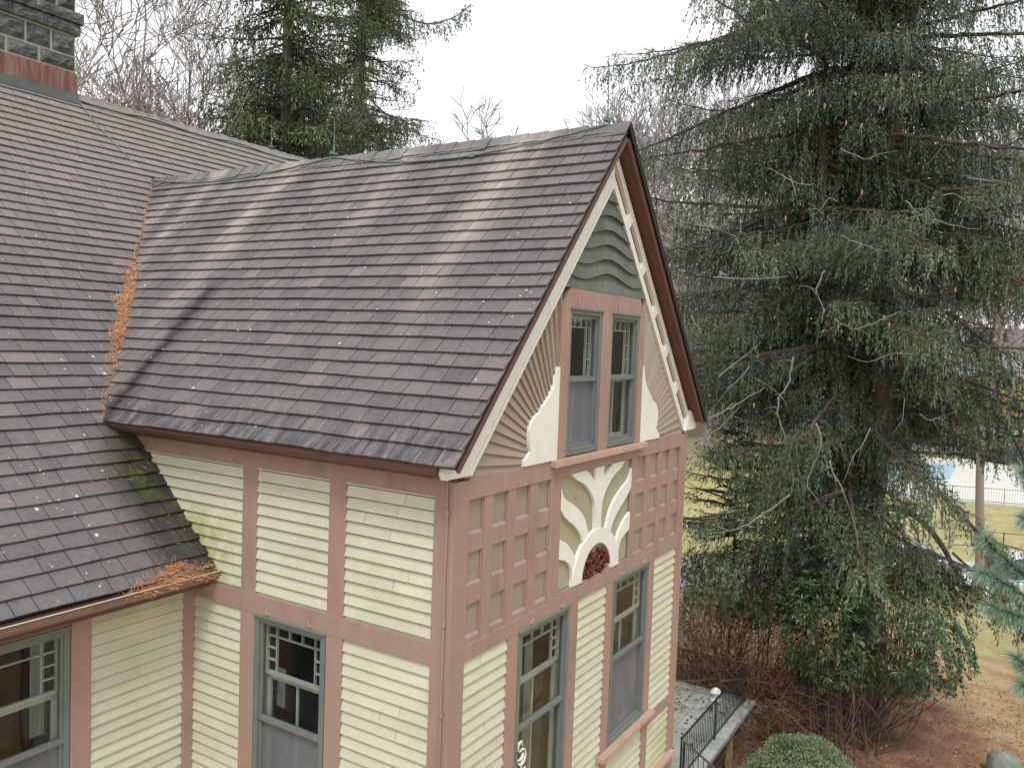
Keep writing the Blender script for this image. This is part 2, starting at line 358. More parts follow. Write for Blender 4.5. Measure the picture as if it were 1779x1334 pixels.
# deck slabs and rake mouldings under the shingles
def slab(mb, pts, n, th, t=.5):
    n = Vector(n); a = [Vector(p) for p in pts]; b_ = [p-n*th for p in a]
    mb.poly(a, t); mb.poly(b_[::-1], t)
    for i in range(len(a)): j = (i+1) % len(a); mb.poly([a[i], a[j], b_[j], b_[i]], t)
mb = MB()
o1 = Vector(wN)*.003
for sx_ in (0, 1):
    X = (lambda x: x) if sx_ == 0 else (lambda x: W-x); nn = Vector((wN[0]*(1 if sx_ == 0 else -1), 0, wN[2]))
    pts = [(X(-OX+.012), -OY+.012, ZE+.012*SW), (X(-OX+.012), YQ, ZE+.012*SW), (X(W/2), YV, ZR), (X(W/2), -OY+.012, ZR)]
    slab(mb, [Vector(p)-nn*.006 for p in pts], nn, .035)
mb.build('roof_deck', M['deck'], wing_roof)
mb = MB(); nn = Vector((-wN[0], 0, wN[2])); pts = [(W+OX+.004, -OY-.008, ZE), (W+OX+.004, -OY+.004, ZE), (W/2, -OY+.004, ZR), (W/2, -OY-.008, ZR)]
slab(mb, [Vector(p)+nn*.024 for p in pts], nn, .07); mb.build('drip_edge', M['deck'], wing_roof)
# rake soffits (maroon) and fascia
mb = MB(); mf = MB()
for sx_ in (0, 1):
    X = (lambda x: x) if sx_ == 0 else (lambda x: W-x); nn = Vector((wN[0]*(1 if sx_ == 0 else -1), 0, wN[2]))
    pts = [(X(-OX+.03), -OY+.035, ZE+.03*SW), (X(-OX+.03), .05, ZE+.03*SW), (X(W/2), .05, ZR), (X(W/2), -OY+.035, ZR)]
    slab(mb, [Vector(p)-nn*.045 for p in pts], nn, .03)
    pts = [(X(-OX+.02), -OY+.018, ZE+.02*SW), (X(-OX+.02), -OY+.042, ZE+.02*SW), (X(W/2), -OY+.042, ZR), (X(W/2), -OY+.018, ZR)]
    slab(mf, [Vector(p)-nn*.043 for p in pts], nn, .055)
mb.build('rake_soffit', M['maroon'], wing_roof); mf.build('rake_fascia', M['browntrim'], wing_roof)
# eave moulding on the camera side
mb = MB(); P = S.p
prof = [(.0, 1.44), (.09, 1.455), (.10, 1.475), (.22, 1.50), (OX-.012, 1.545), (OX-.012, 1.575), (0, 1.80)]
for k in range(len(prof)-1):
    a, b_ = prof[k], prof[k+1]
    mb.poly([P(-.02, a[1], a[0]), P(YQ, a[1], a[0]), P(YQ, b_[1], b_[0]), P(-.02, b_[1], b_[0])])
mb.poly([P(-.02, w, n) for n, w in prof])
mb.build('eave_moulding', M['browntrim'], wing_roof)
# ridge caps
def ridge(p0, p1, half, slope, seed, name, mat, parent):
    r = random.Random(seed); mb = MB(); p0 = Vector(p0); p1 = Vector(p1); L = (p1-p0).length; d = (p1-p0)/L; side = d.cross(Vector((0, 0, 1))).normalized()
    n = int(L/.23)
    for i in range(n):
        a = i*L/n; b_ = a+L/n+.05; rise = .016+r.uniform(0, .006); dr = half*slope; tv = r.gauss(.5, .2); hh = half+r.uniform(-.01, .01)
        A = p0+d*a; B = p0+d*b_
        for sg in (-1, 1):
            hi, lo = Vector((0, 0, rise+.012)), Vector((0, 0, .008)); sv = side*sg*hh-Vector((0, 0, dr))
            th = Vector((0, 0, .014))
            mb.hexa([A+lo*0+hi-th, A+sv+hi-th, B+sv+lo, B+lo, A+hi, A+sv+hi, B+sv+lo+th*.4, B+lo+th*.4], tv)
    return mb.build(name, mat, parent)
ridge((W/2, -OY-.01, ZR+.012), (W/2, YV+.12, ZR+.012), .13, SW, 8, 'ridge_cap', M['shingle_wing'], wing_roof)

# main roof
LM = math.hypot(1, SM); mS = (0, 1/LM, SM/LM); mN = (0, -SM/LM, 1/LM); XL = -7.5; XR = 10.5
s_of = lambda y: (y-GE)*LM
mb = MB(); ex = .1655; nlow = math.ceil(s_of(YQ)/ex); s_split = nlow*ex; s_mid = s_split+ex*math.ceil((s_of(YV)+.02-s_split)/ex)
shingles(mb, (XL, GE, ZE+SM*(GE-YQ)), (1, 0, 0), mS, mN, 0, -XL, 0, s_split, ex, 11)
low = mb; mb = MB()
shingles(mb, (XL, GE, ZE+SM*(GE-YQ)), (1, 0, 0), mS, mN, 0, -XL+W/2, s_split, s_mid, ex, 12)
bm = bmesh.new(); me = mb.mesh('x'); bm.from_mesh(me)
bmesh.ops.bisect_plane(bm, geom=bm.verts[:]+bm.edges[:]+bm.faces[:], plane_co=vco+Vector((.02, 0, 0)), plane_no=valley_no, clear_outer=True)
m3 = MB()
shingles(m3, (XL, GE, ZE+SM*(GE-YQ)), (1, 0, 0), mS, mN, 0, XR-XL, s_mid, s_of(YM), ex, 13)
mA = low.mesh('a'); mC = m3.mesh('c'); bm.from_mesh(mA); bm.from_mesh(mC); bmesh.ops.recalc_face_normals(bm, faces=bm.faces[:])
# mA also has to end at the wing wall
me2 = bpy.data.meshes.new('main_roof'); bm.to_mesh(me2); bm.free()
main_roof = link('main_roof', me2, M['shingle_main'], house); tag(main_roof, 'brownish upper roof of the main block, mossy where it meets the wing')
mb = MB()
zz = lambda y: ZE+SM*(y-YQ)
slab(mb, [(XL, GE+.01, zz(GE+.01)-.008), (-.01, GE+.01, zz(GE+.01)-.008), (-.01, YQ-.02, zz(YQ-.02)-.008), (XL, YQ-.02, zz(YQ-.02)-.008)], mN, .05)
slab(mb, [(XL, YQ-.02, zz(YQ-.02)-.008), (-OX+.05, YQ-.02, zz(YQ-.02)-.008), (W/2, YV-.02, zz(YV-.02)-.008), (W/2, YM, ZM-.008), (XL, YM, ZM-.008)], mN, .05)
slab(mb, [(W/2+.002, YV-.02, zz(YV-.02)-.008), (W+OX, YQ, zz(YQ)-.008), (XR, YQ, zz(YQ)-.008), (XR, YM, ZM-.008), (W/2+.002, YM, ZM-.008)], mN, .05)
slab(mb, [(XL, YM, ZM-.012), (XR, YM, ZM-.012), (XR, YM+6, ZM-6*SM-.012), (XL, YM+6, ZM-6*SM-.012)], (0, SM/LM, 1/LM), .05)
mb.build('roof_deck', M['deck'], main_roof)
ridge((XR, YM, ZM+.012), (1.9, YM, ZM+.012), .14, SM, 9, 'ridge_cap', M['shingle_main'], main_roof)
# flashing metal strip in the valley
mb = MB()
v0 = Vector((-OX, YQ, ZE)); v1 = Vector((W/2, YV, ZR)); vd = (v1-v0)
off1 = Vector((0.10, 0, .10*SW)); off2 = Vector((-.1, 0, 0))
mb.poly([v0+Vector((0, 0, .012)), v1+Vector((0, 0, .012)), v1+off2+Vector((0, 0, .010)), v0+off2+Vector((0, 0, .010))])
mb.build('valley_flashing', M['dark_cable'], main_roof)

# gutter along the main eave
mb = MB()
gp = [(.0, .005), (.0, -.055), (.03, -.085), (.085, -.085), (.115, -.05), (.12, -.005), (.132, .004), (.132, -.004), (.11, -.012), (.108, -.05), (.08, -.075), (.032, -.075), (.01, -.05), (.01, .005)]
zg = .293; yg = GE+.045
for k in range(len(gp)):
    a, b_ = gp[k], gp[(k+1) % len(gp)]
    mb.poly([(XL, yg-a[0], zg+a[1]), (-.02, yg-a[0], zg+a[1]), (-.02, yg-b_[0], zg+b_[1]), (XL, yg-b_[0], zg+b_[1])])
mb.poly([(-.02, yg-a[0], zg+a[1]) for a in gp[:7]]); mb.poly([(-.02, yg, zg+.005), (-.02, yg, zg-.08), (-.02, yg-.11, zg-.05), (-.02, yg-.12, zg)])
mb.build('gutter', M['gutter'], house)
mb = MB(); mb.tube([(XL, yg-.128, zg+.003), (-.02, yg-.128, zg+.003)], .006, 5); mb.build('gutter_lip', simple('pale_gutter_lip', lin(196, 184, 170), .5, .2, 9), house)  # paler line along the front edge of the gutter
mb = MB(); mb.box((XL, yg+.002, .14), (-.03, D, .17)); mb.box((XL, yg, .17), (-.03, yg+.02, .29)); mb.build('eave_soffit', M['browntrim'], house)

# ---- walls
def clap(mb, fr, u0, u1, w0, w1, ex=.0995, n0=.0, seed=1):
    r = random.Random(seed+int(u0*100)); k = math.floor(w0/ex)
    while k*ex < w1:
        a = max(w0, k*ex); b_ = min(w1, (k+1)*ex)
        if b_-a > .004:
            j = r.uniform(-.0015, .0015); f0 = (a-k*ex)/ex; f1 = (b_-k*ex)/ex; nA = n0+.025-.021*f0+j; nB = n0+.025-.021*f1+j; P = fr.p
            bt = max(a, b_-.013) if b_ < w1-.001 else b_
            cuts = [u0, u1] if u1-u0 < .6 or r.random() < .68 else [u0, r.uniform(u0+.15, u1-.15), u1]
            full0, full1 = u0, u1
            for ci in range(len(cuts)-1):
                t = r.uniform(.05, .95); ca, cb = cuts[ci]+(.0015 if ci else 0), cuts[ci+1]-(.0015 if ci < len(cuts)-2 else 0)
                mb.poly([P(ca, a, nA), P(cb, a, nA), P(cb, bt, nB), P(ca, bt, nB)], t)
            mb.poly([P(u0, a, n0-.03), P(u1, a, n0-.03), P(u1, a, nA), P(u0, a, nA)], t)
            mb.poly([P(u0, bt, nB), P(u1, bt, nB), P(u1, bt, n0-.03), P(u0, bt, n0-.03)], t)
            mb.poly([P(u0, bt, n0-.03), P(u1, bt, n0-.03), P(u1, b_, n0-.03), P(u0, b_, n0-.03)], t)
        k += 1
ZB = -6.2
mb = MB()
for u0, u1 in ((.151, 1.059), (1.242, 2.116), (2.302, 3.9)): clap(mb, S, u0, u1, .172, 1.307, seed=2)
for u0, u1 in ((.151, 1.059), (2.302, 3.0)): clap(mb, S, u0, u1, ZB, 0, seed=3)
clap(mb, S, 1.242, 2.116, ZB, -2.05, seed=4)
mb.build('side_wall', M['siding'], house)
mb = MB()
mb.fbox(S, 0, .151, ZB, 1.44, 0, .035); mb.fbox(S, 1.059, 1.242, ZB, 1.307, 0, .028); mb.fbox(S, 2.116, 2.302, ZB, 1.307, 0, .028)
mb.fbox(S, .151, 3.0, 0, .172, 0, .031); mb.fbox(S, .151, YQ-.1, 1.307, 1.46, 0, .031)
mb.fbox(S, 1.242, 2.116, -2.05, -1.95, 0, .05); mb.fbox(S, .151, 2.95, -3.1, -2.9, 0, .031)
mb.build('side_trim', M['trim'], house, bevel=.003)
mb = MB()    # main block wall
clap(mb, MW, -1.034, -.135, ZB, .17, seed=5); clap(mb, MW, -2.9, -1.034, ZB, -2.0, seed=6); clap(mb, MW, XL, -2.9, ZB, .17, seed=6)
mb.build('rear_wall', M['siding'], house)
mb = MB(); mb.fbox(MW, -.135, -.015, ZB, .17, 0, .030); mb.fbox(MW, -1.207, -1.034, ZB, .17, 0, .030); mb.fbox(MW, -3.1, -2.9, ZB, .17, 0, .03)
mb.fbox(MW, -2.9, -1.207, .04, .17, 0, .026)
mb.build('rear_trim', M['trim'], house, bevel=.003)
# gable wall lower storey
mb = MB()
for u0, u1, w0, w1 in ((.166, .821, ZB, 0), (2.13, 2.787, ZB, 0), (4.12, 4.825, -1.90, 0), (4.12, 4.825, -2.70, -2.03), (2.95, 3.94, -2.7, -1.93), (.994, 1.95, ZB, -1.93)):
    clap(mb, G, u0, u1, w0, w1, seed=7)
clap(mb, G, 2.95, 4.795, ZB, -2.80, seed=8)
mb.build('gable_wall', M['siding'], house)
mb = MB()
mb.fbox(G, -.034, .166, ZB, 1.43, 0, .035); mb.fbox(G, 4.825, 5.035, ZB, 1.43, 0, .035)
for u0, u1 in ((.821, .994), (1.953, 2.13), (2.787, 2.95), (3.94, 4.12)): mb.fbox(G, u0, u1, ZB, 0, 0, .028)
mb.fbox(G, .166, 4.825, 0, .128, 0, .031)
mb.fbox(G, .166, 4.825, 1.272, 1.445, 0, .033)
mb.fbox(G, 4.12, 4.825, -2.03, -1.90, 0, .031); mb.fbox(G, 2.95, 4.9, -2.82, -2.70, 0, .033)
mb.fbox(G, 1.482, 1.683, .128, 1.272, 0, .030); mb.fbox(G, 3.32, 3.462, .128, 1.272, 0, .030)
mb.fbox(G, 1.683, 3.32, .128, .168, 0, .028)
mb.build('gable_trim', M['trim'], house, bevel=.003)
mb = MB(); mb.fbox(G, 4.05, 4.97, -2.71, -2.66, 0, .10); mb.build('water_table', M['trim_light'], house, bevel=.004)
# unseen sides of the wing and block
mb = MB(); E_ = Frame((W, 0, 0), (0, 1, 0), (1, 0, 0)); clap(mb, E_, 0, 6, ZB, 1.5, seed=9)
mb.build('far_side_wall', M['siding'], house)
mb = MB(); mb.box((W+.0, 4.4, ZB), (XR-.4, 4.42, 1.6)); mb.build('rear_block_wall', M['siding'], house)
# stone base
mb = MB(); mb.box((-.03, -.03, GROUND-.3), (W+.03, 6, ZB)); mb.box((XL, D-.03, GROUND-.3), (0, D+4, ZB-.01)); mb.build('foundation', M['stone'], house)
# inner dark lining so no light leaks through the hollow wing
mb = MB()
mb.poly([(-.0, 1.0, ZB), (.9, 1.0, ZB), (.9, 1.0, -ZB), (0, 1.0, 1.3)]) if False else None

# checker panels
def checker(u_list, name):
    back = MB(); u0 = u_list[0][0]-.02; u1 = u_list[-1][1]+.02; back.fbox(G, u0, u1, .13, 1.275, -.02, -.002)
    g = MB(); rows = [(.988, 1.271), (.588, .850), (.168, .437)]
    bounds = [u_list[0][0]-.012]+[x for ab in u_list for x in ab]+[u_list[-1][1]+.012]
    for k in range(len(rows)-1):
        g.fbox(G, bounds[0], bounds[-1], rows[k+1][1], rows[k][0], 0, .019)
    g.fbox(G, bounds[0], bounds[-1], .128, rows[-1][0], 0, .019)
    for (a, b_) in u_list:                                        # bevelled sill at the foot of every recess
        for lo, hi in rows:
            P = G.p; g.hexa([P(a, lo, 0), P(b_, lo, 0), P(b_, lo+.03, 0), P(a, lo+.03, 0), P(a, lo, .018), P(b_, lo, .018), P(b_, lo+.004, .018), P(a, lo+.004, .018)])
            g.fbox(G, a-.001, a+.012, lo+.03, hi, 0, .010); g.fbox(G, b_-.012, b_+.001, lo+.03, hi, 0, .010)
    for k in range(len(u_list)-1):                                # proud uprights with rounded feet
        a, b_ = u_list[k][1], u_list[k+1][0]; c_ = (a+b_)/2; r_ = (b_-a)/2
        pts = [(a, 1.272), (a, .14)]+[(c_-r_*math.cos(q), .14-.75*r_*math.sin(q)) for q in [math.pi*i/8 for i in range(1, 8)]]+[(b_, .14), (b_, 1.272)]
        g.prism(G, pts, 0, .025)
    o = g.build(name, M['trim'], house, bevel=.004); back.build('recess_board', M['checker'], o); return o
cl = [(.178, .395), (.528, .752), (.88, 1.115), (1.253, 1.482)]
checker(cl, 'checker_panel'); checker([(3.475, 3.712), (3.86, 4.106), (4.225, 4.455), (4.60, 4.813)], 'checker_panel')

# sunburst panel
mb = MB(); mb.fbox(G, 1.683, 3.32, .168, 1.272, -.03, -.005); sunp = mb.build('sunburst_panel', M['panel'], house)
tag(sunp, 'moss coloured panel with white wavy rays over a red rosette')
def cr(pts, n=6):
    out = []; k = len(pts)
    for i in range(k-1):
        p0 = pts[max(i-1, 0)]; p1 = pts[i]; p2 = pts[i+1]; p3 = pts[min(i+2, k-1)]
        for j in range(n):
            t = j/n; out.append(tuple(.5*((2*p1[q])+(-p0[q]+p2[q])*t+(2*p0[q]-5*p1[q]+4*p2[q]-p3[q])*t*t+(-p0[q]+3*p1[q]-3*p2[q]+p3[q])*t**3) for q in (0, 1)))
    out.append(pts[-1]); return out
mir = lambda pts: [(5.0-u, w) for u, w in pts]
stem = [cr([(2.425, .60), (2.425, .80), (2.38, .96), (2.20, 1.12), (2.0, 1.20), (1.88, 1.27)]), [(2.15, 1.271)], cr([(2.19, 1.271), (2.28, 1.22), (2.395, 1.13)], 3), [(2.40, 1.271)]]
stemL = [p for q in stem for p in q]; stemR = mir(stemL)[::-1]
ray2 = cr([(2.19, .53), (2.12, .65), (1.98, .76), (1.79, .87), (1.685, .96)])+cr([(1.685, 1.17), (1.75, 1.06), (1.92, .98), (2.10, .88), (2.22, .76), (2.31, .58)])
ray3 = cr([(1.975, .22), (1.93, .37), (1.82, .45), (1.685, .49)])+cr([(1.685, .68), (1.84, .61), (1.96, .51), (2.05, .40), (2.10, .46)])
mb = MB()
mb.prism(G, stemL+stemR, -.002, .030)
for rr_ in (ray2, ray3): mb.prism(G, rr_, -.002, .028); mb.prism(G, mir(rr_), -.002, .028)
mb.build('sun_ray', M['white'], sunp, bevel=.003)
mb = MB(); k = 26; oc = []; ic = []
for i in range(k+1):
    a = math.pi*i/k; oc.append((2.5-.535*math.cos(a), .168+.475*math.sin(a))); ic.append((2.5-.335*math.cos(a), .168+.325*math.sin(a)))
mb.prism(G, oc+ic[::-1], -.002, .038); mb.build('sun_arch', M['white'], sunp, bevel=.004)
mb = MB(); mb.prism(G, ic, -.004, .004); mb.build('rosette_ground', M['checker'], sunp)
mb = MB(); rr = random.Random(3)
for i in range(38):
    a = rr.uniform(0, math.pi); q = .33*math.sqrt(rr.uniform(0, 1)); u = 2.5+q*math.cos(a)*.93; w = .168+q*math.sin(a)*.86+.01
    s_ = rr.uniform(.018, .036); mb.blob((u, -.012-rr.uniform(0, .018), w), s_*rr.uniform(.7, 1.5), .022, s_*rr.uniform(.7, 1.5), rr, .25, 8, 5, rr.random())
for i in range(5):
    a0 = math.pi*(i+.5)/5; c0 = (2.5+.16*math.cos(a0), .19+.15*math.sin(a0)); pts = [(c0[0]+.055*math.cos(q), -.03, c0[1]+.055*math.sin(q)) for q in [a0+j*.5 for j in range(10)]]
    mb.tube(pts, [.02-.0014*j for j in range(10)], 6)
mb.build('rosette', M['rosette'], sunp, smooth=True)

# gable field: backing, wavy shingles, fans, brackets, rake boards
mb = MB(); mb.prism(G, [(.0, 1.44), (1.55, 1.44), (1.55, 3.35)], -.03, -.012); mb.prism(G, [(3.45, 1.44), (5.0, 1.44), (3.45, 3.35)], -.03, -.012); mb.prism(G, [(1.55, 2.9), (3.45, 2.9), (3.45, 3.35), (2.5, 4.45), (1.55, 3.35)], -.03, -.012); mb.build('gable_backing', M['fan'], house)
apex_in = 4.09
zin = lambda u: apex_in-1.111*abs(u-2.5)
mb = MB()
zc = [3.02+.144*i for i in range(9)]
for i in range(8, -1, -1):
    z0 = zc[i]-.0; rw = random.Random(40+i)
    hw = (apex_in+.03-z0)/1.111+.06; u = 2.5-hw-rw.uniform(0, .1); top = z0+.2
    wave = lambda uu: z0+(.048*math.cos((uu-2.5)*2*math.pi/1.22) if i > 0 else 0)
    while u < 2.5+hw:
        w_ = rw.uniform(.10, .17); a, b_ = max(u, 2.5-hw), min(u+w_-.003, 2.5+hw); u += w_
        if b_-a < .02: continue
        t = rw.random(); m_ = 3; P = G.p
        for q in range(m_):
            ua, ub = a+(b_-a)*q/m_, a+(b_-a)*(q+1)/m_
            za, zb = wave(ua), wave(ub)
            mb.poly([P(ua, za, .048), P(ub, zb, .048), P(ub, top, .004), P(ua, top, .004)], t)
            mb.poly([P(ua, za, 0), P(ub, zb, 0), P(ub, zb, .048), P(ua, za, .048)], t)
cpl = [((2.5, 0, apex_in+.02), (-SW/LW, 0, 1/LW)), ((2.5, 0, apex_in+.02), (SW/LW, 0, 1/LW))]
mb.build('scalloped_shingles', M['wave'], house, clip=[(Vector(a), Vector(b_)) for a, b_ in cpl], recalc=False)
for sgn in (0, 1):
    mb = MB(); X = (lambda u: u) if sgn == 0 else (lambda u: 5-u); P = G.p; cx, cz = 1.72, 1.40; rw = random.Random(7); da = rad(4.3); a = rad(.5); i = 0
    while a < rad(112):
        a1 = a+da; t = rw.random(); r0, r1 = .12, 2.0
        def q(r_, an, n): return P(X(cx-r_*math.cos(an)), cz+r_*math.sin(an), n)
        mb.poly([q(r0, a, .012), q(r1, a, .042), q(r1, a1+.004, .004), q(r0, a1+.004, .002)], t)
        mb.poly([q(r0, a, -.01), q(r1, a, -.01), q(r1, a, .042), q(r0, a, .012)], t)
        a = a1
    sg = 1 if sgn == 0 else -1
    cl_ = [(Vector((2.5, 0, apex_in+.02)), Vector((-SW*sg/LW, 0, 1/LW))), (Vector((X(1.56), 0, 0)), Vector((sg, 0, 0))), (Vector((0, 0, 1.4452)), Vector((0, 0, -1)))]
    mb.build('fan_siding', M['fan'], house, clip=cl_, recalc=False)
    br = [(.955, 1.446), (.965, 1.50), (1.02, 1.53), (1.068, 1.567), (1.045, 1.60), (1.028, 1.66), (1.024, 1.74), (1.05, 1.80), (1.10, 1.85), (1.17, 1.888), (1.225, 1.90), (1.235, 1.935), (1.30, 1.975), (1.39, 2.05), (1.455, 2.14), (1.50, 2.29), (1.535, 2.29), (1.535, 1.446)]
    mb = MB(); mb.prism(G, [(X(u), w) for u, w in br], 0, .046); mb.build('scrolled_bracket', M['white'], house, bevel=.003)
# window surround in the gable
mb = MB()
sur = [(1.53, 1.446), (1.53, 2.845), (1.705, 3.035), (3.295, 3.035), (3.47, 2.845), (3.47, 1.446), (3.33, 1.446), (3.33, 2.83), (2.61, 2.83), (2.61, 1.446), (2.39, 1.446), (2.39, 2.83), (1.70, 2.83), (1.70, 1.446)]
mb.prism(G, sur, 0, .044); mb.build('window_surround', M['trim'], house, bevel=.003)
mb = MB(); mb.fbox(G, 1.44, 3.56, 1.385, 1.432, .034, .105); mb.fbox(G, 1.44, 3.56, 1.432, 1.444, .034, .09); mb.build('gable_sill', M['trim_light'], house, bevel=.004)
# rake boards (two rails with cross pieces over a brown gap)
apex_out = 4.48
for sgn in (0, 1):
    X = (lambda u: u) if sgn == 0 else (lambda u: 5-u)
    def strip(mb, za, zb, n0, n1, ulo=.03, uhi=2.5, zc_=1.475):
        lo = lambda ap: (2.5-(ap-zc_)/1.111, zc_)
        a = lo(za); b_ = lo(zb); mb.prism(G, [(X(a[0]), a[1]), (X(b_[0]), b_[1]), (X(2.5), zb), (X(2.5), za)], n0, n1)
    mb = MB(); strip(mb, apex_in, apex_in+(.30 if sgn == 0 else .115), -.01, .055 if sgn == 0 else .048); strip(mb, apex_in+(.31 if sgn == 0 else .275), apex_out, -.01, .050 if sgn == 0 else .048)
    if sgn == 0: strip(mb, apex_in+.0, apex_in+.05, -.01, .066)
    a_out = 2.5-(apex_out-1.475)/1.111
    tip = [(a_out, 1.475), (a_out-.02, 1.52), (a_out+.01, 1.62), (a_out+.20, 1.72), (2.5-(apex_in-1.475)/1.111, 1.475)]
    mb.prism(G, [(X(u), w) for u, w in tip], -.01, .075)
    j = 0
    for zq in ((2.02, 2.46, 2.9, 3.34, 3.8) if sgn else ()):
        # centre of gap at this height
        um = 2.5-(apex_in+.19-zq)/1.111; dx_, dz_ = .15/LW*1.0, .15*SW/LW
        c0 = np.array((um, zq)); t1 = np.array((1, SW))/LW; n1_ = np.array((-SW, 1))/LW
        q4 = [c0-t1*.055-n1_*.07, c0+t1*.055-n1_*.07, c0+t1*.055+n1_*.075, c0-t1*.055+n1_*.075]
        mb.prism(G, [(X(u), w) for u, w in q4], 0, .050)
    o = mb.build('rake_board', M['white'], house, bevel=.003)
    mb = MB(); strip(mb, apex_in+.1, apex_in+.33, -.01, .004); mb.build('rake_gap', M['maroon'], o)
    mb = MB(); strip(mb, apex_out, 4.535, -.01, .02); mb.build('rake_back', M['maroon'], o)

# ---- windows
def hook(fr, u, w, win):
    mb = MB(); P = fr.p; mb.tube([P(u, w, .03), P(u, w-.005, .055), P(u+.004, w+.02, .06), P(u, w+.035, .05)], .006, 6); mb.fbox(fr, u-.012, u+.012, w-.02, w+.005, .03, .042)
    mb.build('hook', M['trim_light'], win)
def bars(mb, fr, u0, u1, w0, w1, nb, uu=(), ww=(), b_=.007, n0=0, n1=.02, edge=.03):
    mb.fbox(fr, u0, u0+edge, w0, w1, n0, n1); mb.fbox(fr, u1-edge, u1, w0, w1, n0, n1)
    mb.fbox(fr, u0+edge, u1-edge, w0, w0+edge, n0, n1); mb.fbox(fr, u0+edge, u1-edge, w1-edge, w1, n0, n1)
    for s_ in nb:
        a, c, d, e = s_; mb.fbox(fr, a, c, d, e, n0+.003, n1-.003)
def qa(fr, u0, u1, w0, w1, cols=5, rows=3, cs=.115, b_=.006):
    """bars of a sash with a border of small square panes round one big pane"""
    e = .028; a0, a1, c0, c1 = u0+e, u1-e, w0+e, w1-e; out = []
    out.append((a0, a1, c1-cs-b_, c1-cs+b_)); out.append((a0+cs-b_, a0+cs+b_, c0, c1)); out.append((a1-cs-b_, a1-cs+b_, c0, c1))
    for i in range(1, cols-1):
        u = a0+cs+(a1-a0-2*cs)*i/(cols-2)
        if i < cols-2: out.append((u-b_, u+b_, c1-cs, c1))
    for i in range(1, rows):
        w = c0+(c1-cs-c0)*i/rows; out.append((a0, a0+cs, w-b_, w+b_)); out.append((a1-cs, a1, w-b_, w+b_))
    return out
def window(fr, u0, u1, w0, w1, mid, label, kind='screen', hooks=True, room='room', deep=1.4, cols=5, midstile=True, wside=None, n_out=.034):
    wd = .05; mb = MB()
    mb.fbox(fr, u0, u0+wd, w0, w1, -.1, n_out); mb.fbox(fr, u1-wd, u1, w0, w1, -.1, n_out)
    mb.fbox(fr, u0+wd, u1-wd, w1-wd, w1, -.1, n_out); mb.fbox(fr, u0+wd, u1-wd, w0, w0+wd*1.3, -.1, n_out)
    mb.fbox(fr, u0-.006, u1+.006, w1-.012, w1+.01, .0, n_out+.018)          # drip cap
    win = mb.build('window', M['frame'], house, bevel=.003); tag(win, label)
    a0, a1, b0, b1 = u0+wd, u1-wd, w0+wd*1.3, w1-wd
    mb = MB()       # storm frame
    bars(mb, fr, a0, a1, mid, b1, [], n0=-.022, n1=.012, edge=.026); bars(mb, fr, a0, a1, b0, mid+.001, [], n0=-.034, n1=.006, edge=.026)
    mb.fbox(fr, a0, a1, mid-.018, mid+.018, -.03, .022)
    mb.build('storm_frame', M['frame'], win, bevel=.002)
    mb = MB(); P = fr.p; mb.poly([P(a0, mid, -.008), P(a1, mid, -.008), P(a1, b1, -.008), P(a0, b1, -.008)])
    if kind != 'screen': mb.poly([P(a0, b0, -.02), P(a1, b0, -.02), P(a1, mid, -.02), P(a0, mid, -.02)])
    mb.build('pane', M['glass'], win)
    if kind == 'screen':
        mb = MB(); mb.poly([P(a0, b0, -.02), P(a1, b0, -.02), P(a1, mid, -.02), P(a0, mid, -.02)]); mb.build('insect_screen', M['screen'], win)
    # inner double hung sashes
    im = (b0+b1)/2; mb = MB(); us = mid+(b1-mid)*.44 if b1-mid > .7 else mid
    bars(mb, fr, a0, a1, us, b1, qa(fr, a0, a1, us, b1, cols, 3, min(.12, (a1-a0)*.15)), n0=-.075, n1=-.045)
    nb = [((a0+a1)/2-.01, (a0+a1)/2+.01, b0, us)] if midstile else []
    bars(mb, fr, a0, a1, b0, us, nb, n0=-.105, n1=-.078, edge=.045)
    bars(mb, fr, a0, a1, us-.05, us+.0, [], n0=-.105, n1=-.08, edge=.02)
    mb.build('sash', M['sash'], win)
    mb = MB(); mb.poly([P(a0, b0, -.09), P(a1, b0, -.09), P(a1, b1, -.061), P(a0, b1, -.061)]) if False else mb.poly([P(a0, b0, -.091), P(a1, b0, -.091), P(a1, us, -.091), P(a0, us, -.091)])
    mb.build('inner_pane', M['glass'], win)
    mb = MB(); e = .12; x0, x1, z0, z1 = a0-e, a1+e, b0-e, b1+e
    q = [P(x0, z0, -.12), P(x1, z0, -.12), P(x1, z1, -.12), P(x0, z1, -.12)]; q2 = [P(x0, z0, -deep), P(x1, z0, -deep), P(x1, z1, -deep), P(x0, z1, -deep)]
    mb.poly(q2); [mb.poly([q[i], q[(i+1) % 4], q2[(i+1) % 4], q2[i]]) for i in range(4)]
    # reveal between frame and lining
    o_ = [P(a0-.05, b0-.05, -.1), P(a1+.05, b0-.05, -.1), P(a1+.05, b1+.05, -.1), P(a0-.05, b1+.05, -.1)]
    [mb.poly([o_[i], o_[(i+1) % 4], q[(i+1) % 4], q[i]]) for i in range(4)]
    mb.build('room_lining', M[room], win)
    if hooks:
        for f in (.2, .8): hook(fr, u0+(u1-u0)*f, w1+.045, win)
    return win, (a0, a1, b0, b1)
def curtain(fr, a, b_, w0, w1, win, n=-.2):
    mb = MB(); k = 16; P = fr.p
    for i in range(k):
        f = lambda j: (a+(b_-a)*j/k, n+.02*math.sin(j*1.9)); u, m_ = f(i); v, m2 = f(i+1)
        mb.poly([P(u, w0, m_), P(v, w0, m2), P(v, w1, m2), P(u, w1, m_)])
    mb.build('curtain', M['curtain'], win, smooth=True)
w1_, r1 = window(G, 1.70, 2.395, 1.456, 2.832, 2.165, 'left gable window with a grey screen in its lower half', n_out=.036)
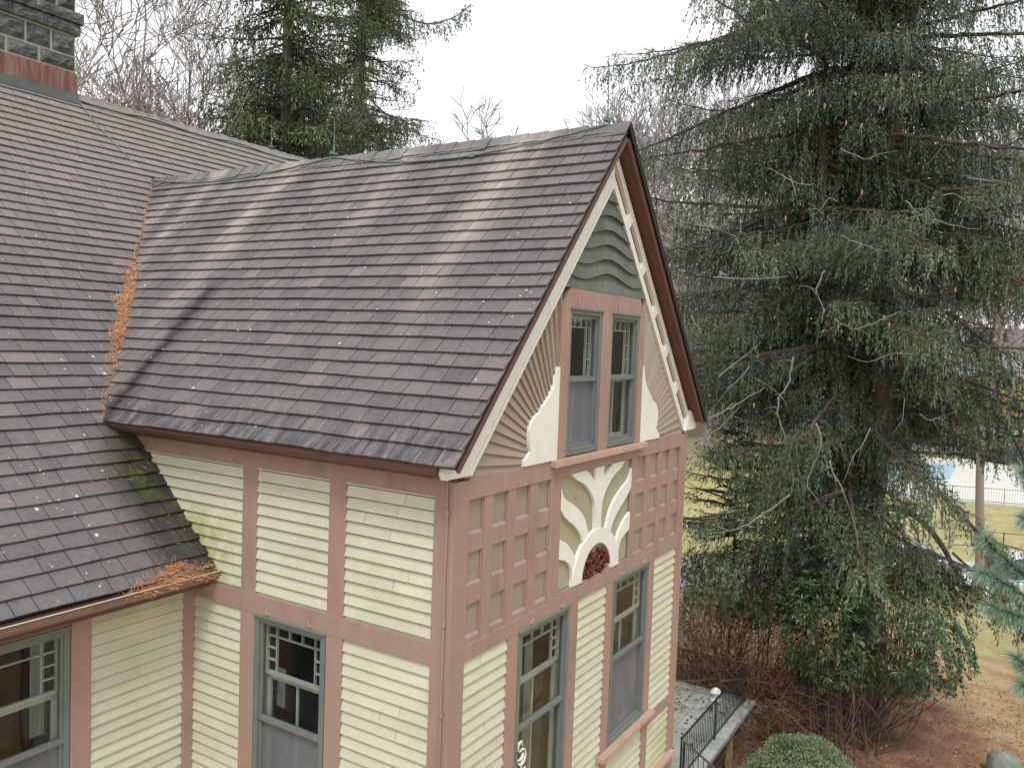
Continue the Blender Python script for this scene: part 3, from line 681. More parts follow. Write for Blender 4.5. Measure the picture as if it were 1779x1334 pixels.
curtain(G, 1.78, 2.02, 1.5, 2.8, w1_); curtain(G, 2.15, 2.36, 1.5, 2.15, w1_, -.3)
w2_, r2 = window(G, 2.605, 3.335, 1.456, 2.832, 2.165, 'right gable window with clutter behind clear lower glass', kind='glass', n_out=.036)
curtain(G, 2.8, 2.95, 1.5, 2.1, w2_, -.3); curtain(G, 2.7, 2.9, 2.2, 2.8, w2_, -.25)
mb = MB(); mb.fbox(G, 2.72, 2.98, 1.52, 1.66, -.28, -.15); mb.fbox(G, 3.0, 3.2, 1.52, 1.60, -.3, -.18); mb.build('window_clutter', M['checker'], w2_)
w3_, r3 = window(G, .996, 1.951, -1.84, -.004, -.90, 'lower gable window nearer the house corner with a white swirl sticker', kind='glass')
curtain(G, 1.55, 1.68, -1.8, -.3, w3_, -.22)
# white swirl decal
mb = MB(); P = G.p
def dec(c0, c1, r_, a0, a1, wd_):
    n_ = 18; L_ = []
    for i in range(n_): a = a0+(a1-a0)*i/(n_-1); L_.append((c0+r_*math.cos(a), c1+r_*math.sin(a)*1.1))
    mb.tube([P(u, w, -.014) for u, w in L_], wd_, 5)
dec(1.16, -1.13, .075, rad(60), rad(330), .011); dec(1.20, -1.20, .065, rad(100), rad(-150), .010); dec(1.24, -1.27, .05, rad(80), rad(300), .009); dec(1.17, -1.10, .035, rad(0), rad(300), .008)
mb.build('swirl_sticker', M['white'], w3_, smooth=True)
w4_, r4 = window(G, 2.952, 3.938, -1.84, -.004, -.90, 'lower gable window at the far end, upper glass reflecting, grey screen below')
curtain(G, 3.05, 3.3, -.85, -.1, w4_); curtain(G, 3.5, 3.8, -.85, -.1, w4_, -.3)
w5_, r5 = window(S, 1.248, 2.102, -1.95, -.004, -.935, 'side wall window with a grey screen in its lower half', cols=5)
curtain(S, 1.95, 2.05, -.9, -.55, w5_)
w6_, r6 = window(MW, -2.88, -1.212, -1.95, .03, -.92, 'wide window under the gutter of the main block', room='room_brown', hooks=False, cols=5, n_out=.022)
curtain(MW, -1.42, -1.3, -.9, .0, w6_); curtain(MW, -2.5, -2.2, -.9, .0, w6_, -.4)
mb = MB(); mb.fbox(G, 2.70, 4.15, -1.88, -1.83, .03, .11); mb.fbox(G, 2.74, 4.11, -1.91, -1.88, .03, .08); mb.build('window_sill', M['trim_light'], house, bevel=.004)
mb = MB(); mb.fbox(G, .75, 2.2, -1.88, -1.83, .03, .11); mb.build('window_sill', M['trim_light'], house, bevel=.004)
# conduit down the corner with clips
mb = MB(); rr = random.Random(2); pts = [(-.05, .02+.004*rr.uniform(-1, 1), 1.45-.18*i) for i in range(42)]; mb.tube(pts, .009, 6)
for z in (1.2, .35, -.35, -1.0, -1.7): mb.tube([(-.05, .02, z-.02), (-.05, .02, z+.02)], .017, 8)
mb.build('corner_conduit', M['trim'], house)

# chimney
ch = MB(); cx0, cx1, cy0, cy1 = .1, 2.08, 8.64, 9.6
ch.box((cx0+.01, cy0+.004, 5.0), (cx1-.004, cy1-.01, 7.9))
chim = ch.build('chimney', M['mortar'], house); tag(chim, 'dark rough granite chimney with pale mortar joints')
mb = MB(); rr = random.Random(11)
def rock(mb, x0, x1, y0, y1, z0, z1, depth=.06):
    t = rr.random()
    for (O, U_, N_, L_) in (((x0, y0), (1, 0), (0, -1), x1-x0), ((x1, y0), (0, 1), (1, 0), y1-y0)):
        nu, nz = max(3, int(L_/.06)), max(3, int((z1-z0)/.06)); idx = {}
        for i in range(nu+1):
            for j in range(nz+1):
                edge = i in (0, nu) or j in (0, nz); d_ = rr.uniform(-.004, .004) if edge else depth*rr.uniform(.35, 1.1)
                if not edge and (i in (1, nu-1) or j in (1, nz-1)): d_ *= .8
                u = L_*i/nu; idx[i, j] = len(mb.v); mb.v.append((O[0]+U_[0]*u+N_[0]*d_, O[1]+U_[1]*u+N_[1]*d_, z0+(z1-z0)*j/nz)); mb.t.append(t)
        for i in range(nu):
            for j in range(nz): mb.f.append((idx[i, j], idx[i+1, j], idx[i+1, j+1], idx[i, j+1]))
    mb.poly([(x0, y0, z1), (x1, y0, z1), (x1, y1, z1), (x0, y1, z1)], t); mb.poly([(x0, y0, z0), (x1, y0, z0), (x1, y1, z0), (x0, y1, z0)], t)
rows = [(6.28, 6.50, (.1, .62, 1.1, 1.55)), (6.50, 6.80, (.1, .85, 1.36, 1.72)), (7.14, 7.5, (.1, .5, 1.25, 1.8)), (7.5, 7.85, (.1, .8, 1.4))]
for z0, z1, xs in rows:
    xs = list(xs)+[cx1]
    for i in range(len(xs)-1): rock(mb, xs[i]+.018, xs[i+1]-.018, cy0, cy1, z0+.016, z1-.016)
mb.build('stone_block', M['stone'], chim)
mb = MB(); rock(mb, cx0-.05, 1.15, cy0-.05, cy1+.05, 6.82, 6.97, .03); rock(mb, 1.16, cx1+.05, cy0-.05, cy1+.05, 6.82, 6.97, .03)
rock(mb, cx0-.09, .9, cy0-.09, cy1+.09, 6.98, 7.13, .03); rock(mb, .91, cx1+.08, cy0-.09, cy1+.09, 6.98, 7.13, .03)
mb.build('stone_band', M['stone'], chim)
mb = MB(); mb.box((cx0-.01, cy0-.015, 5.6), (cx1+.012, cy1+.01, 6.262)); mb.build('copper_flashing', M['copper'], chim)
mb = MB(); mb.hexa([(cx0-.05, 8.50, zz(8.50)+.03), (cx1+.03, 8.50, zz(8.50)+.03), (cx1+.03, cy0, zz(cy0)+.02), (cx0-.05, cy0, zz(cy0)+.02),
                    (cx0-.05, 8.50, zz(8.50)+.05), (cx1+.03, 8.50, zz(8.50)+.05), (cx1+.03, cy0-.01, zz(cy0)+.09), (cx0-.05, cy0-.01, zz(cy0)+.09)])
mb.build('lead_apron', M['dark_cable'], chim)

# lightning rods and cable
def rod(x, y, z, h):
    mb = MB(); mb.tube([(x, y, z-.03), (x, y, z+.03), (x, y, z+h)], [.02, .007, .003], 6); mb.box((x-.05, y-.02, z-.02), (x+.05, y+.02, z+.012)); mb.tube([(x, y, z+.02), (x, y, z+.07)], .014, 8)
    mb.build('lightning_rod', M['copper_green'], house)
rod(W/2, .05, ZR+.08, .5); rod(W/2, 3.75, ZR+.08, .42); rod(5.95, YM, ZM+.08, .4)
mb = MB(); pts = []; rr = random.Random(9)
for i in range(60):
    y = .05+(YV-.1)*i/59; f = abs(math.sin(math.pi*(y-.05)/3.7)); off = .03+.20*f*(1 if y < 3.75 else .8)+rr.uniform(-.006, .006)
    pts.append((W/2-off, y, ZR-off*SW+.055))
pts += [(W/2-.25, YV-.02, ZR-.13), (W/2-.18, YV+.25, zz(YV+.25)+.04), (W/2-.35, YV+.8, zz(YV+.8)+.04), (W/2-.42, YM-.12, zz(YM-.12)+.05)]
mb.tube(pts, .0095, 6)
for i in (12, 20, 26, 40, 48): p = pts[i]; mb.box((p[0]-.015, p[1]-.03, p[2]-.02), (p[0]+.015, p[1]+.03, p[2]+.015))
mb.build('lightning_cable', M['copper_green'], house)
mb = MB(); pts = [(2.1+.35*i, YM-.16-.04*math.sin(i*1.3), zz(YM-.16-.04*math.sin(i*1.3))+.05) for i in range(14)]; mb.tube(pts, .009, 6)
mb.build('lightning_cable', M['dark_cable'], house)
#VEGETATION
# ------------------------------------------------------------------ numpy mesh tools
def npq(name, Q, tint, mat, parent=None, smooth=False, local=None):
    """one mesh of separate quads: Q (n,4,3)"""
    Q = np.asarray(Q, dtype=np.float32); n = len(Q)
    if local is not None: Q = Q-np.asarray(local, dtype=np.float32)
    me = bpy.data.meshes.new(name); me.vertices.add(4*n); me.vertices.foreach_set('co', Q.reshape(-1))
    me.loops.add(4*n); me.loops.foreach_set('vertex_index', np.arange(4*n, dtype=np.int32))
    me.polygons.add(n); me.polygons.foreach_set('loop_start', np.arange(0, 4*n, 4, dtype=np.int32)); me.polygons.foreach_set('loop_total', np.full(n, 4, dtype=np.int32))
    a = me.attributes.new('tint', 'FLOAT', 'POINT'); a.data.foreach_set('value', np.repeat(np.asarray(tint, dtype=np.float32), 4))
    me.update(calc_edges=True); me.materials.append(mat)
    o = bpy.data.objects.new(name, me); C.objects.link(o)
    if parent is not None:
        o.parent = parent
        if local is None: adopt(o, parent)
    return o
def unit(a): return a/np.maximum(np.linalg.norm(a, axis=-1, keepdims=True), 1e-9)
def leaves(B, Dv, L, Wd, rng, mid=.45):
    n = len(B); r = rng.normal(size=(n, 3)); S_ = unit(np.cross(Dv, r)); L = np.broadcast_to(L, (n,))[:, None]; Wd = np.broadcast_to(Wd, (n,))[:, None]
    return np.stack([B, B+Dv*L*mid+S_*Wd/2, B+Dv*L, B+Dv*L*mid-S_*Wd/2], 1)
def tubesq(P0, P1, r0, r1, k=3):
    P0 = np.asarray(P0, float); P1 = np.asarray(P1, float); d = unit(P1-P0); a = unit(np.cross(d, np.array([.31, .52, .8]))); b_ = np.cross(d, a)
    out = []; r0 = np.asarray(r0, float)[:, None]; r1 = np.asarray(r1, float)[:, None]
    ang = [2*math.pi*i/k for i in range(k+1)]
    for i in range(k):
        v = [a*math.cos(q)+b_*math.sin(q) for q in (ang[i], ang[i+1])]
        out.append(np.stack([P0+v[0]*r0, P0+v[1]*r0, P1+v[1]*r1, P1+v[0]*r1], 1))
    return np.concatenate(out)
def wob3(p, s, seed=0):
    p = np.asarray(p)*s; k = seed*1.7
    return (np.sin(p[..., 0]*1.3+p[..., 1]*.7+k)+np.sin(p[..., 1]*1.1-p[..., 2]*1.5+k*2.1)+np.sin(p[..., 2]*1.2+p[..., 0]*.9+k*.6)+np.sin(p[..., 0]*2.3-p[..., 2]*1.9+1+k)*.6)/3.6
def hgt(x, y):
    r = np.hypot(np.asarray(x, float)+5, np.asarray(y, float)+3.5); sm = lambda a, b_: (lambda q: q*q*(3-2*q))(np.clip((r-a)/(b_-a), 0, 1))
    return GROUND-.5*sm(22, 45)-.2*sm(50, 75)+14*sm(95, 230)+10*sm(200, 420)

def leaf_mat(name, stops, rough=.6, trans=.15, spec=.3):
    m, t, b = nodes(name); n = noise(t, pos(t), .8, 3)
    f = math_(t, 'ADD', attr(t), math_(t, 'MULTIPLY_ADD', n, .4, -.2), clamp=True)
    c = ramp(t, f, stops); t.links.new(c, b.inputs['Base Color']); b.inputs['Roughness'].default_value = rough; b.inputs['Specular IOR Level'].default_value = spec
    if trans:
        tr = N(t, 'ShaderNodeBsdfTranslucent'); t.links.new(c, tr.inputs[0]); ms = N(t, 'ShaderNodeMixShader'); ms.inputs[0].default_value = trans
        o = [x for x in t.nodes if x.type == 'OUTPUT_MATERIAL'][0]; t.links.new(b.outputs[0], ms.inputs[1]); t.links.new(tr.outputs[0], ms.inputs[2]); t.links.new(ms.outputs[0], o.inputs[0])
    return m
M['spruce'] = leaf_mat('spruce_needles', [(0, (.032, .056, .034, 1)), (.35, (.10, .142, .092, 1)), (.7, (.195, .245, .155, 1)), (1, (.33, .375, .25, 1))])
M['yew'] = leaf_mat('hemlock_needles', [(0, (.04, .065, .035, 1)), (.4, (.085, .125, .065, 1)), (.8, (.16, .20, .10, 1)), (1, (.24, .27, .16, 1))])
M['leftspruce'] = leaf_mat('mossy_spruce_needles', [(0, (.04, .062, .028, 1)), (.4, (.085, .12, .055, 1)), (.8, (.15, .19, .09, 1)), (1, (.22, .25, .14, 1))])
M['rhodo'] = leaf_mat('rhododendron_leaf', [(0, (.03, .055, .028, 1)), (.45, (.085, .14, .062, 1)), (.8, (.18, .25, .115, 1)), (1, (.30, .37, .20, 1))], .38, .1, .6)
M['box'] = leaf_mat('boxwood_leaf', [(0, (.08, .12, .05, 1)), (.5, (.22, .30, .13, 1)), (1, (.44, .52, .32, 1))], .45, .2, .5)
M['pine'] = leaf_mat('white_pine_needle', [(0, (.12, .20, .145, 1)), (.5, (.26, .39, .29, 1)), (1, (.42, .56, .44, 1))], .45, .2, .5)
M['dead'] = leaf_mat('dead_spruce_twig', [(0, (.05, .032, .022, 1)), (.5, (.10, .068, .045, 1)), (1, (.18, .13, .09, 1))], .8, .05)
M['bark'] = simple('spruce_bark', lin(112, 92, 82), .9, .3, 5, (1, 1, .6), .9, dirt=(lin(92, 98, 82), .6))
M['limb'] = simple('dark_limb_bark', lin(84, 72, 64), .9, .25, 8, bmp=.6, dirt=(lin(110, 118, 100), .6))
M['lichen'] = simple('lichen_coated_twig', lin(128, 134, 122), .9, .25, 14, bmp=.4, dirt=(lin(84, 84, 76), 1))
M['mossbark'] = simple('mossy_trunk_bark', lin(104, 98, 84), .9, .25, 5, bmp=.7, dirt=(lin(96, 100, 70), .7))
M['greytwig'] = simple('grey_twig', lin(148, 138, 134), .9, .12, 2, bmp=0, tintvar=.2)
M['fartwig'] = simple('far_wood_twig', lin(156, 149, 150), .9, .1, .2, bmp=0, tintvar=.18)
M['browntwig'] = simple('brown_twig', lin(128, 98, 80), .9, .15, 2, bmp=0, tintvar=.35)
M['redtwig'] = simple('red_brown_shrub_twig', lin(112, 84, 68), .9, .15, 2, bmp=0, tintvar=.4)
M['cone'] = simple('spruce_cone_scale', lin(160, 122, 92), .7, .15, 40, bmp=.5)
M['straw'] = leaf_mat('fallen_pine_needle', [(0, lin(128, 84, 58)), (.4, lin(204, 148, 108)), (1, lin(236, 204, 168))], .8, .1)
M['litter'] = leaf_mat('fallen_leaf', [(0, lin(84, 54, 42)), (.5, lin(138, 90, 68)), (.85, lin(180, 140, 108)), (1, lin(226, 208, 182))], .8, .05)

# ---- trees
def bez(pts, n):
    pts = np.array(cr3(pts, n)); return pts
def cr3(pts, n=6):
    pts = [np.asarray(p, float) for p in pts]; out = []; k = len(pts)
    for i in range(k-1):
        p0 = pts[max(i-1, 0)]; p1 = pts[i]; p2 = pts[i+1]; p3 = pts[min(i+2, k-1)]
        for j in range(n):
            t = j/n; out.append(.5*((2*p1)+(-p0+p2)*t+(2*p0-5*p1+4*p2-p3)*t*t+(-p0+3*p1-3*p2+p3)*t**3))
    out.append(pts[-1]); return out
def conifer(name, label, base, trunks, zlo, zhi, Rf, rng, mat, nper=6, whorl=.45, hang=(.15, .6), thin=-.9, sprig=(.09, .15, .032), lat=.2, rise=(.10, -.25), upright=0., group=None, extra=None, azc=None, limbmat='limb', strdens=.12, tb=.35, cat='spruce tree'):
    """trunks: list of (points, radii); branches leave the first-matching trunk"""
    root = empty(name, base); tag(root, label, cat, group)
    tm = MB()
    for pts, rr_ in trunks:
        P_ = cr3(pts, 6); R_ = np.interp(np.linspace(0, 1, len(P_)), np.linspace(0, 1, len(rr_)), rr_)
        j = np.random.default_rng(3).normal(size=len(P_))*.03; tm.tube(P_, [r_*(1+q) for r_, q in zip(R_, j)], 14)
    tm.build('trunk', M['bark'] if mat != 'leftspruce' else M['mossbark'], root, smooth=True)
    tr = [(np.array(cr3(p, 6))) for p, r_ in trunks]
    s0, s1, ra, rb = [], [], [], []; B, Dv, LL, TT = [], [], [], []
    brs = []
    z = zlo
    while z < zhi:
        for i in range(nper):
            zz_ = z+rng.uniform(-.2, .2); ok = [q for q in tr if q[0][2] <= zz_ <= q[-1][2]]
            if not ok: ok = [tr[0]]
            q = ok[rng.integers(len(ok))]; o = np.array([np.interp(zz_, q[:, 2], q[:, 0]), np.interp(zz_, q[:, 2], q[:, 1]), zz_])
            az = rng.uniform(0, 2*math.pi); L = Rf(zz_, az)*rng.uniform(.55, 1.08)
            if L > .25: brs.append((o, az, L, rng.uniform(rise[1], rise[0]), None))
        z += whorl
    for e in (extra or []): brs.append(e)
    for o, az, L, a1, path in brs:
        n = max(5, int(L/.25)); s = np.linspace(0, 1, n+1)
        hx = np.array([math.cos(az), math.sin(az), 0]); side0 = np.array([-hx[1], hx[0], 0]); bend = rng.uniform(-.12, .12)
        if path is None:
            ax = o+np.outer(s*L, hx)+np.outer(bend*L*s*s, side0)+np.outer(L*(a1*s-.32*s*s+.27*s**3), [0, 0, 1])
            ax += rng.normal(size=ax.shape)*.02
        else:
            ax = np.array(cr3(path, 5)); n = len(ax)-1; s = np.linspace(0, 1, n+1)
        r_ = (.018+.011*L)*(1-s*.9)
        s0.append(ax[:-1]); s1.append(ax[1:]); ra.append(r_[:-1]); rb.append(r_[1:])
        # laterals
        m = max(3, int(L/lat)); sp = np.repeat(np.linspace(.12, 1, m), 2)+rng.uniform(-.02, .02, 2*m); sp = np.clip(sp, 0, 1)
        P0 = np.stack([np.interp(sp, s, ax[:, k]) for k in range(3)], 1)
        ad = unit(np.stack([np.interp(sp, s, np.gradient(ax[:, k])) for k in range(3)], 1)); sd = unit(np.cross(ad, [0, 0, 1]))*np.tile([1, -1], m)[:, None]
        ln = (.25+.75*(1-sp)**.8)*min(L*.38, 1.25)*rng.uniform(.5, 1.1, 2*m)*(.35+1.6*np.minimum(sp, .4))
        dd = unit(ad*.75+sd*.85+rng.normal(size=P0.shape)*.12)
        keep = wob3(P0, .9, 3) > thin+rng.uniform(-.25, .25, 2*m); P0, ln, dd, sp = P0[keep], ln[keep], dd[keep], sp[keep]
        if len(P0) == 0: continue
        k = 4
        for q in range(k):
            f0, f1 = q/k, (q+1)/k; dz = lambda f: np.outer(ln*(.10*f-.38*f*f), [0, 0, 1])
            s0.append(P0+dd*(ln*f0)[:, None]+dz(f0)); s1.append(P0+dd*(ln*f1)[:, None]+dz(f1)); ra.append(np.full(len(P0), .009*(1-f0*.8))); rb.append(np.full(len(P0), .009*(1-f1*.8)))
        # strings hanging off laterals
        ns = np.maximum(1, (ln/strdens).astype(int)); idx = np.repeat(np.arange(len(P0)), ns); f = rng.uniform(.05, 1.05, len(idx))
        SB = P0[idx]+dd[idx]*(ln[idx]*f)[:, None]+np.outer(ln[idx]*(.10*f-.38*f*f), [0, 0, 1])
        SL = rng.uniform(hang[0], hang[1], len(idx))*(.5+.5*min(1, L/3)); SD = unit(np.array([0, 0, -1.])*(1-upright)+dd[idx]*(.25+upright)+rng.normal(size=SB.shape)*.16)
        st = np.clip(.36+.30*wob3(SB, 1.6, 5)+.22*(1-f)*0+.25*rng.normal(size=len(SB))*.6+.16*(sp[idx]-.5), 0, 1)
        nk = np.maximum(2, (SL/(.055 if sprig[2] > .028 else .040)).astype(int)); id2 = np.repeat(np.arange(len(SB)), nk); g = rng.uniform(0, 1, len(id2))
        b_ = SB[id2]+SD[id2]*(SL[id2]*g)[:, None]
        jd = rng.normal(size=b_.shape)*tb; d2 = unit(SD[id2]+jd)
        B.append(b_); Dv.append(d2); LL.append(rng.uniform(sprig[0], sprig[1], len(b_))); TT.append(np.clip(st[id2]+rng.normal(size=len(b_))*.08, 0, 1))
        # needles clothing the laterals themselves
        nk = np.maximum(2, (ln/.06).astype(int)); id3 = np.repeat(np.arange(len(P0)), nk); g = rng.uniform(.0, 1.05, len(id3))
        b_ = P0[id3]+dd[id3]*(ln[id3]*g)[:, None]+np.outer(ln[id3]*(.10*g-.38*g*g), [0, 0, 1])
        B.append(b_); Dv.append(unit(dd[id3]+rng.normal(size=b_.shape)*.55+[0, 0, .15])); LL.append(rng.uniform(sprig[0], sprig[1], len(b_))); TT.append(np.clip(.55+.3*wob3(b_, 1.6, 5)+rng.normal(size=len(b_))*.12, 0, 1))
    npq('limbs', tubesq(np.concatenate(s0), np.concatenate(s1), np.concatenate(ra), np.concatenate(rb), 4), np.full(4*len(np.concatenate(s0)), .5), M[limbmat], root)
    B = np.concatenate(B); Dv = np.concatenate(Dv); LL = np.concatenate(LL); TT = np.concatenate(TT)
    o = npq('crown', leaves(B, Dv, LL, sprig[2], rng, .4), TT, M[mat], root)
    print(name, 'sprigs', len(B)); return root

def grow(rng, p, d, L, r, lvl, segs, up=.08, spread=.6, wander=.12, kids=(2, 4), minr=.0):
    n = max(2, int(3+lvl)); step = L/n
    for i in range(n):
        d = unit(d+rng.normal(size=3)*wander+np.array([0, 0, up])); q = p+d*step; r1 = r*(1-.55/n) if lvl > 0 else r*(1-.8/n)
        segs.append((p, q, max(r, minr), max(r1, minr))); p, r = q, r1
        if lvl > 0 and i >= n*.3:
            for _ in range(rng.integers(*kids)):
                ax = unit(np.cross(d, rng.normal(size=3))); dd = unit(d*(1-spread*.3)+ax*spread*rng.uniform(.7, 1.3)); grow(rng, p, dd, L*rng.uniform(.42, .68), r*.55, lvl-1, segs, up, spread, wander, kids, minr)
def bare_mesh(name, seed, h, r, lvl, minr, mat, spread=.62, up=.10, kids=(1, 3), k=3, clear=.25):
    rng = np.random.default_rng(seed); segs = []; p = np.zeros(3); d = np.array([0, 0, 1.]); n = 9
    tr = [p.copy()]; 
    for i in range(n):
        d = unit(d+rng.normal(size=3)*.06+np.array([0, 0, .12])); q = p+d*h*.85/n; r1 = r*(1-.085*(i+1)); segs.append((p, q, r*(1-.085*i), r1)); p = q
        if i/n > clear:
            for _ in range(rng.integers(2, 4)):
                a = rng.uniform(0, 6.28); dd = unit(np.array([math.cos(a), math.sin(a), rng.uniform(.35, 1.1)])); grow(rng, p, dd, h*rng.uniform(.20, .34)*(1.15-.6*i/n), r1*.5, lvl, segs, up, spread, .12, kids, minr)
    grow(rng, p, d, h*.2, r*.2, lvl, segs, up, spread, .1, kids, minr)
    a = [np.array([s_[j] for s_ in segs]) for j in range(4)]; Q = tubesq(a[0], a[1], a[2], a[3], k)
    t = np.tile(np.clip(.5+np.random.default_rng(seed+1).normal(size=len(segs))*.2, 0, 1), k)
    return Q, t
def place_bare(cache, key, root_name, label, x, y, z=None, s=1., rz=0, group=None, trunkless=True):
    me = cache[key]; r_ = bpy.data.objects.new(root_name, me); C.objects.link(r_); r_.location = (x, y, hgt(x, y)-.1 if z is None else z); r_.scale = (s, s, s); r_.rotation_euler = (0, 0, rz)
    tag(r_, label, 'tree', group); return r_
def mesh_of(Q, t, mat, name):
    o = npq(name, Q, t, mat); me = o.data; bpy.data.objects.remove(o); return me

# ---- ground
def axis_pts(lo, hi, c, n):
    t = np.linspace(-1, 1, n); return c+np.sign(t)*np.abs(t)**2.6*np.where(t < 0, c-lo, hi-c)
gx = axis_pts(-500, 700, 22, 150); gy_ = axis_pts(-600, 600, 0, 150)
GXX, GYY = np.meshgrid(gx, gy_, indexing='ij'); GZ = hgt(GXX, GYY)+.05*wob3(np.stack([GXX, GYY, GXX*0], -1), .5)*np.clip((np.hypot(GXX-5, GYY-4)-12)/10, 0, 1)
gv = np.stack([GXX, GYY, GZ], -1).reshape(-1, 3); n_ = 150
gf = [(i*n_+j, (i+1)*n_+j, (i+1)*n_+j+1, i*n_+j+1) for i in range(n_-1) for j in range(n_-1)]
me = bpy.data.meshes.new('ground'); me.from_pydata(gv.tolist(), [], gf)
m, t, b = nodes('lawn_and_leaf_litter'); p = pos(t); sp = N(t, 'ShaderNodeSeparateXYZ'); t.links.new(p, sp.inputs[0])
def dist_to(x, y, wobble, k):
    v = N(t, 'ShaderNodeVectorMath', operation='DISTANCE'); f = vscale(t, p, (1, 1, 0)); t.links.new(f, v.inputs[0]); v.inputs[1].default_value = (x, y, 0)
    return math_(t, 'ADD', v.outputs[1], math_(t, 'MULTIPLY_ADD', noise(t, p, k, 5, .65), wobble*2, -wobble))
fine = noise(t, p, 14, 6, .75); mid = noise(t, p, 1.1, 5, .65); big = noise(t, p, .12, 4)
grass = ramp(t, mid, [(.3, lin(144, 140, 92)), (.5, lin(166, 160, 110)), (.72, lin(188, 174, 128))])
tan = ramp(t, mid, [(.3, lin(160, 128, 92)), (.5, lin(190, 160, 118)), (.75, lin(206, 182, 142))])
red = ramp(t, mid, [(.3, lin(106, 76, 60)), (.55, lin(148, 108, 84)), (.8, lin(184, 144, 116))])
near = math_(t, 'DIVIDE', math_(t, 'SUBTRACT', dist_to(-5, -3.5, 3.0, .3), 30.5), 3.5, clamp=True)
base = mixc(t, near, tan, grass); wood = math_(t, 'DIVIDE', math_(t, 'SUBTRACT', dist_to(-5, -3.5, 8, .1), 92), 10, clamp=True)
base = mixc(t, wood, base, lin(104, 90, 78))
lit = math_(t, 'DIVIDE', math_(t, 'SUBTRACT', 6.2, dist_to(16.6, 1.0, 1.6, .6)), 1.6, clamp=True)
c = mixc(t, lit, base, red)
c = mixc(t, math_(t, 'MULTIPLY', ramp(t, fine, [(.3, 1), (.5, 0)]), .5), c, lin(84, 66, 44)); c = mixc(t, math_(t, 'MULTIPLY', ramp(t, fine, [(.6, 0), (.75, 1)]), .35), c, lin(216, 200, 160))
t.links.new(c, b.inputs['Base Color']); b.inputs['Roughness'].default_value = .95; bump(t, b, fine, .8, .06)
g = link('ground', me, m, smooth=True); tag(g, kind='structure')

# ---- driveway, pool terrace, pool
def flat(name, pts, z, col, th=.0, kind='structure', rough=.9, **kw):
    mb = MB(); mb.poly([(x, y, z) for x, y in pts]); return tag(mb.build(name, simple(name+'_surface', col, rough, .12, 1.5, bmp=.3, **kw)), kind=kind)
M['asphalt'] = None
def strip_follow(name, a, b_, w, col, n=24):
    a = np.array(a[:2]); b_ = np.array(b_[:2]); d = (b_-a)/np.linalg.norm(b_-a); s_ = np.array([-d[1], d[0]]); mb = MB(); prev = None
    for i in range(n+1):
        q = a+(b_-a)*i/n; l, r_ = q+s_*w/2, q-s_*w/2; cur = [(l[0], l[1], hgt(*q)+.075), (r_[0], r_[1], hgt(*q)+.075)]
        if prev: mb.poly([prev[0], cur[0], cur[1], prev[1]])
        prev = cur
    return tag(mb.build(name, simple(name+'_paving', col, .9, .12, .8, bmp=.4)), kind='structure')
q1 = at(1430, 1003, 38); q2 = at(1760, 1012, 39.5); e = unit(q2-q1)
strip_follow('driveway', q1-e*30, q2+e*40, 4.2, lin(176, 172, 170))
pz = hgt(70, 3)+.10
def ap(u, v, z):
    r_ = CF+CR*(u-889.5)/F_PX-CU*(v-667)/F_PX; k = (z-CAM[2])/r_[2]; p_ = CAM+r_*k; return (p_[0], p_[1])
mb = MB(); pts = [ap(1440, 852, pz), ap(1790, 880, pz), ap(1800, 800, pz), ap(1440, 790, pz)]
mb.poly([(x, y, pz+.02) for x, y in pts]); mb.poly([(x, y, pz-.6) for x, y in pts]); [mb.poly([(*pts[i], pz+.02), (*pts[(i+1) % 4], pz+.02), (*pts[(i+1) % 4], pz-.6), (*pts[i], pz-.6)]) for i in range(4)]
tag(mb.build('pool_deck', simple('pool_deck_concrete', lin(206, 204, 198), .8, .1, 1)), kind='structure')
mb = MB(); pts = [ap(1505, 838, pz), ap(1650, 832, pz), ap(1662, 806, pz), ap(1520, 806, pz)]; mb.poly([(x, y, pz+.06) for x, y in pts])
mpool = simple('pool_cover_blue', lin(176, 208, 228), .25, .05, 1, bmp=.05); pool = tag(mb.build('pool_water', mpool), kind='structure')
strip_follow('car_park', np.array([*ap(1560, 772, -7.6), 0]), np.array([*ap(1900, 792, -7.6), 0]), 9, lin(150, 150, 152))

# ---- terrace behind the wing
TZ = -6.2
mb = MB(); rr = random.Random(6); mb.box((5.04, 1.9, GROUND-.2), (15.0, 9, TZ-.03), .2)
tag(mb.build('terrace_base', simple('terrace_concrete', lin(128, 126, 118), .9, .15, 3, dirt=(lin(90, 86, 70), .6))), kind='structure')
mb = MB(); y = 1.92
while y < 9:
    h_ = rr.choice((.45, .6, .75)); x = 5.1-rr.uniform(0, .5)
    while x < 14.98:
        w_ = rr.choice((.5, .7, .9, 1.1)); a, b2 = max(x, 5.06), min(x+w_, 14.98)
        if b2-a > .1: mb.box((a+.008, y+.008, TZ-.03), (b2-.008, min(y+h_, 9)-.008, TZ+rr.uniform(-.004, .004)), rr.random())
        x += w_
    y += h_
fl = simple('flagstone', lin(158, 164, 158), .75, .15, 2.5, bmp=.3, tintvar=.16, dirt=(lin(120, 112, 98), .6))
tag(mb.build('terrace', fl, recalc=False), kind='structure')
mb = MB(); x = 10.4
while x < 15.2: w_ = min(.62, 15.3-x); mb.box((x+.004, 1.48, TZ-.06), (x+w_-.004, 1.90, TZ+.03), rr.random()); x += .62
y = 1.92
while y < 9: mb.box((15.0, y+.004, TZ-.06), (15.32, y+.6, TZ+.03), rr.random()); y += .604
tag(mb.build('terrace_coping', fl, recalc=False), kind='structure')
mb = MB(); mb.box((10.45, 1.55, TZ-.22), (15.25, 1.62, TZ-.065)); [mb.box((x, 1.56, GROUND-.1), (x+.12, 1.68, TZ-.22)) for x in (10.6, 12.1, 13.6, 15.1)]
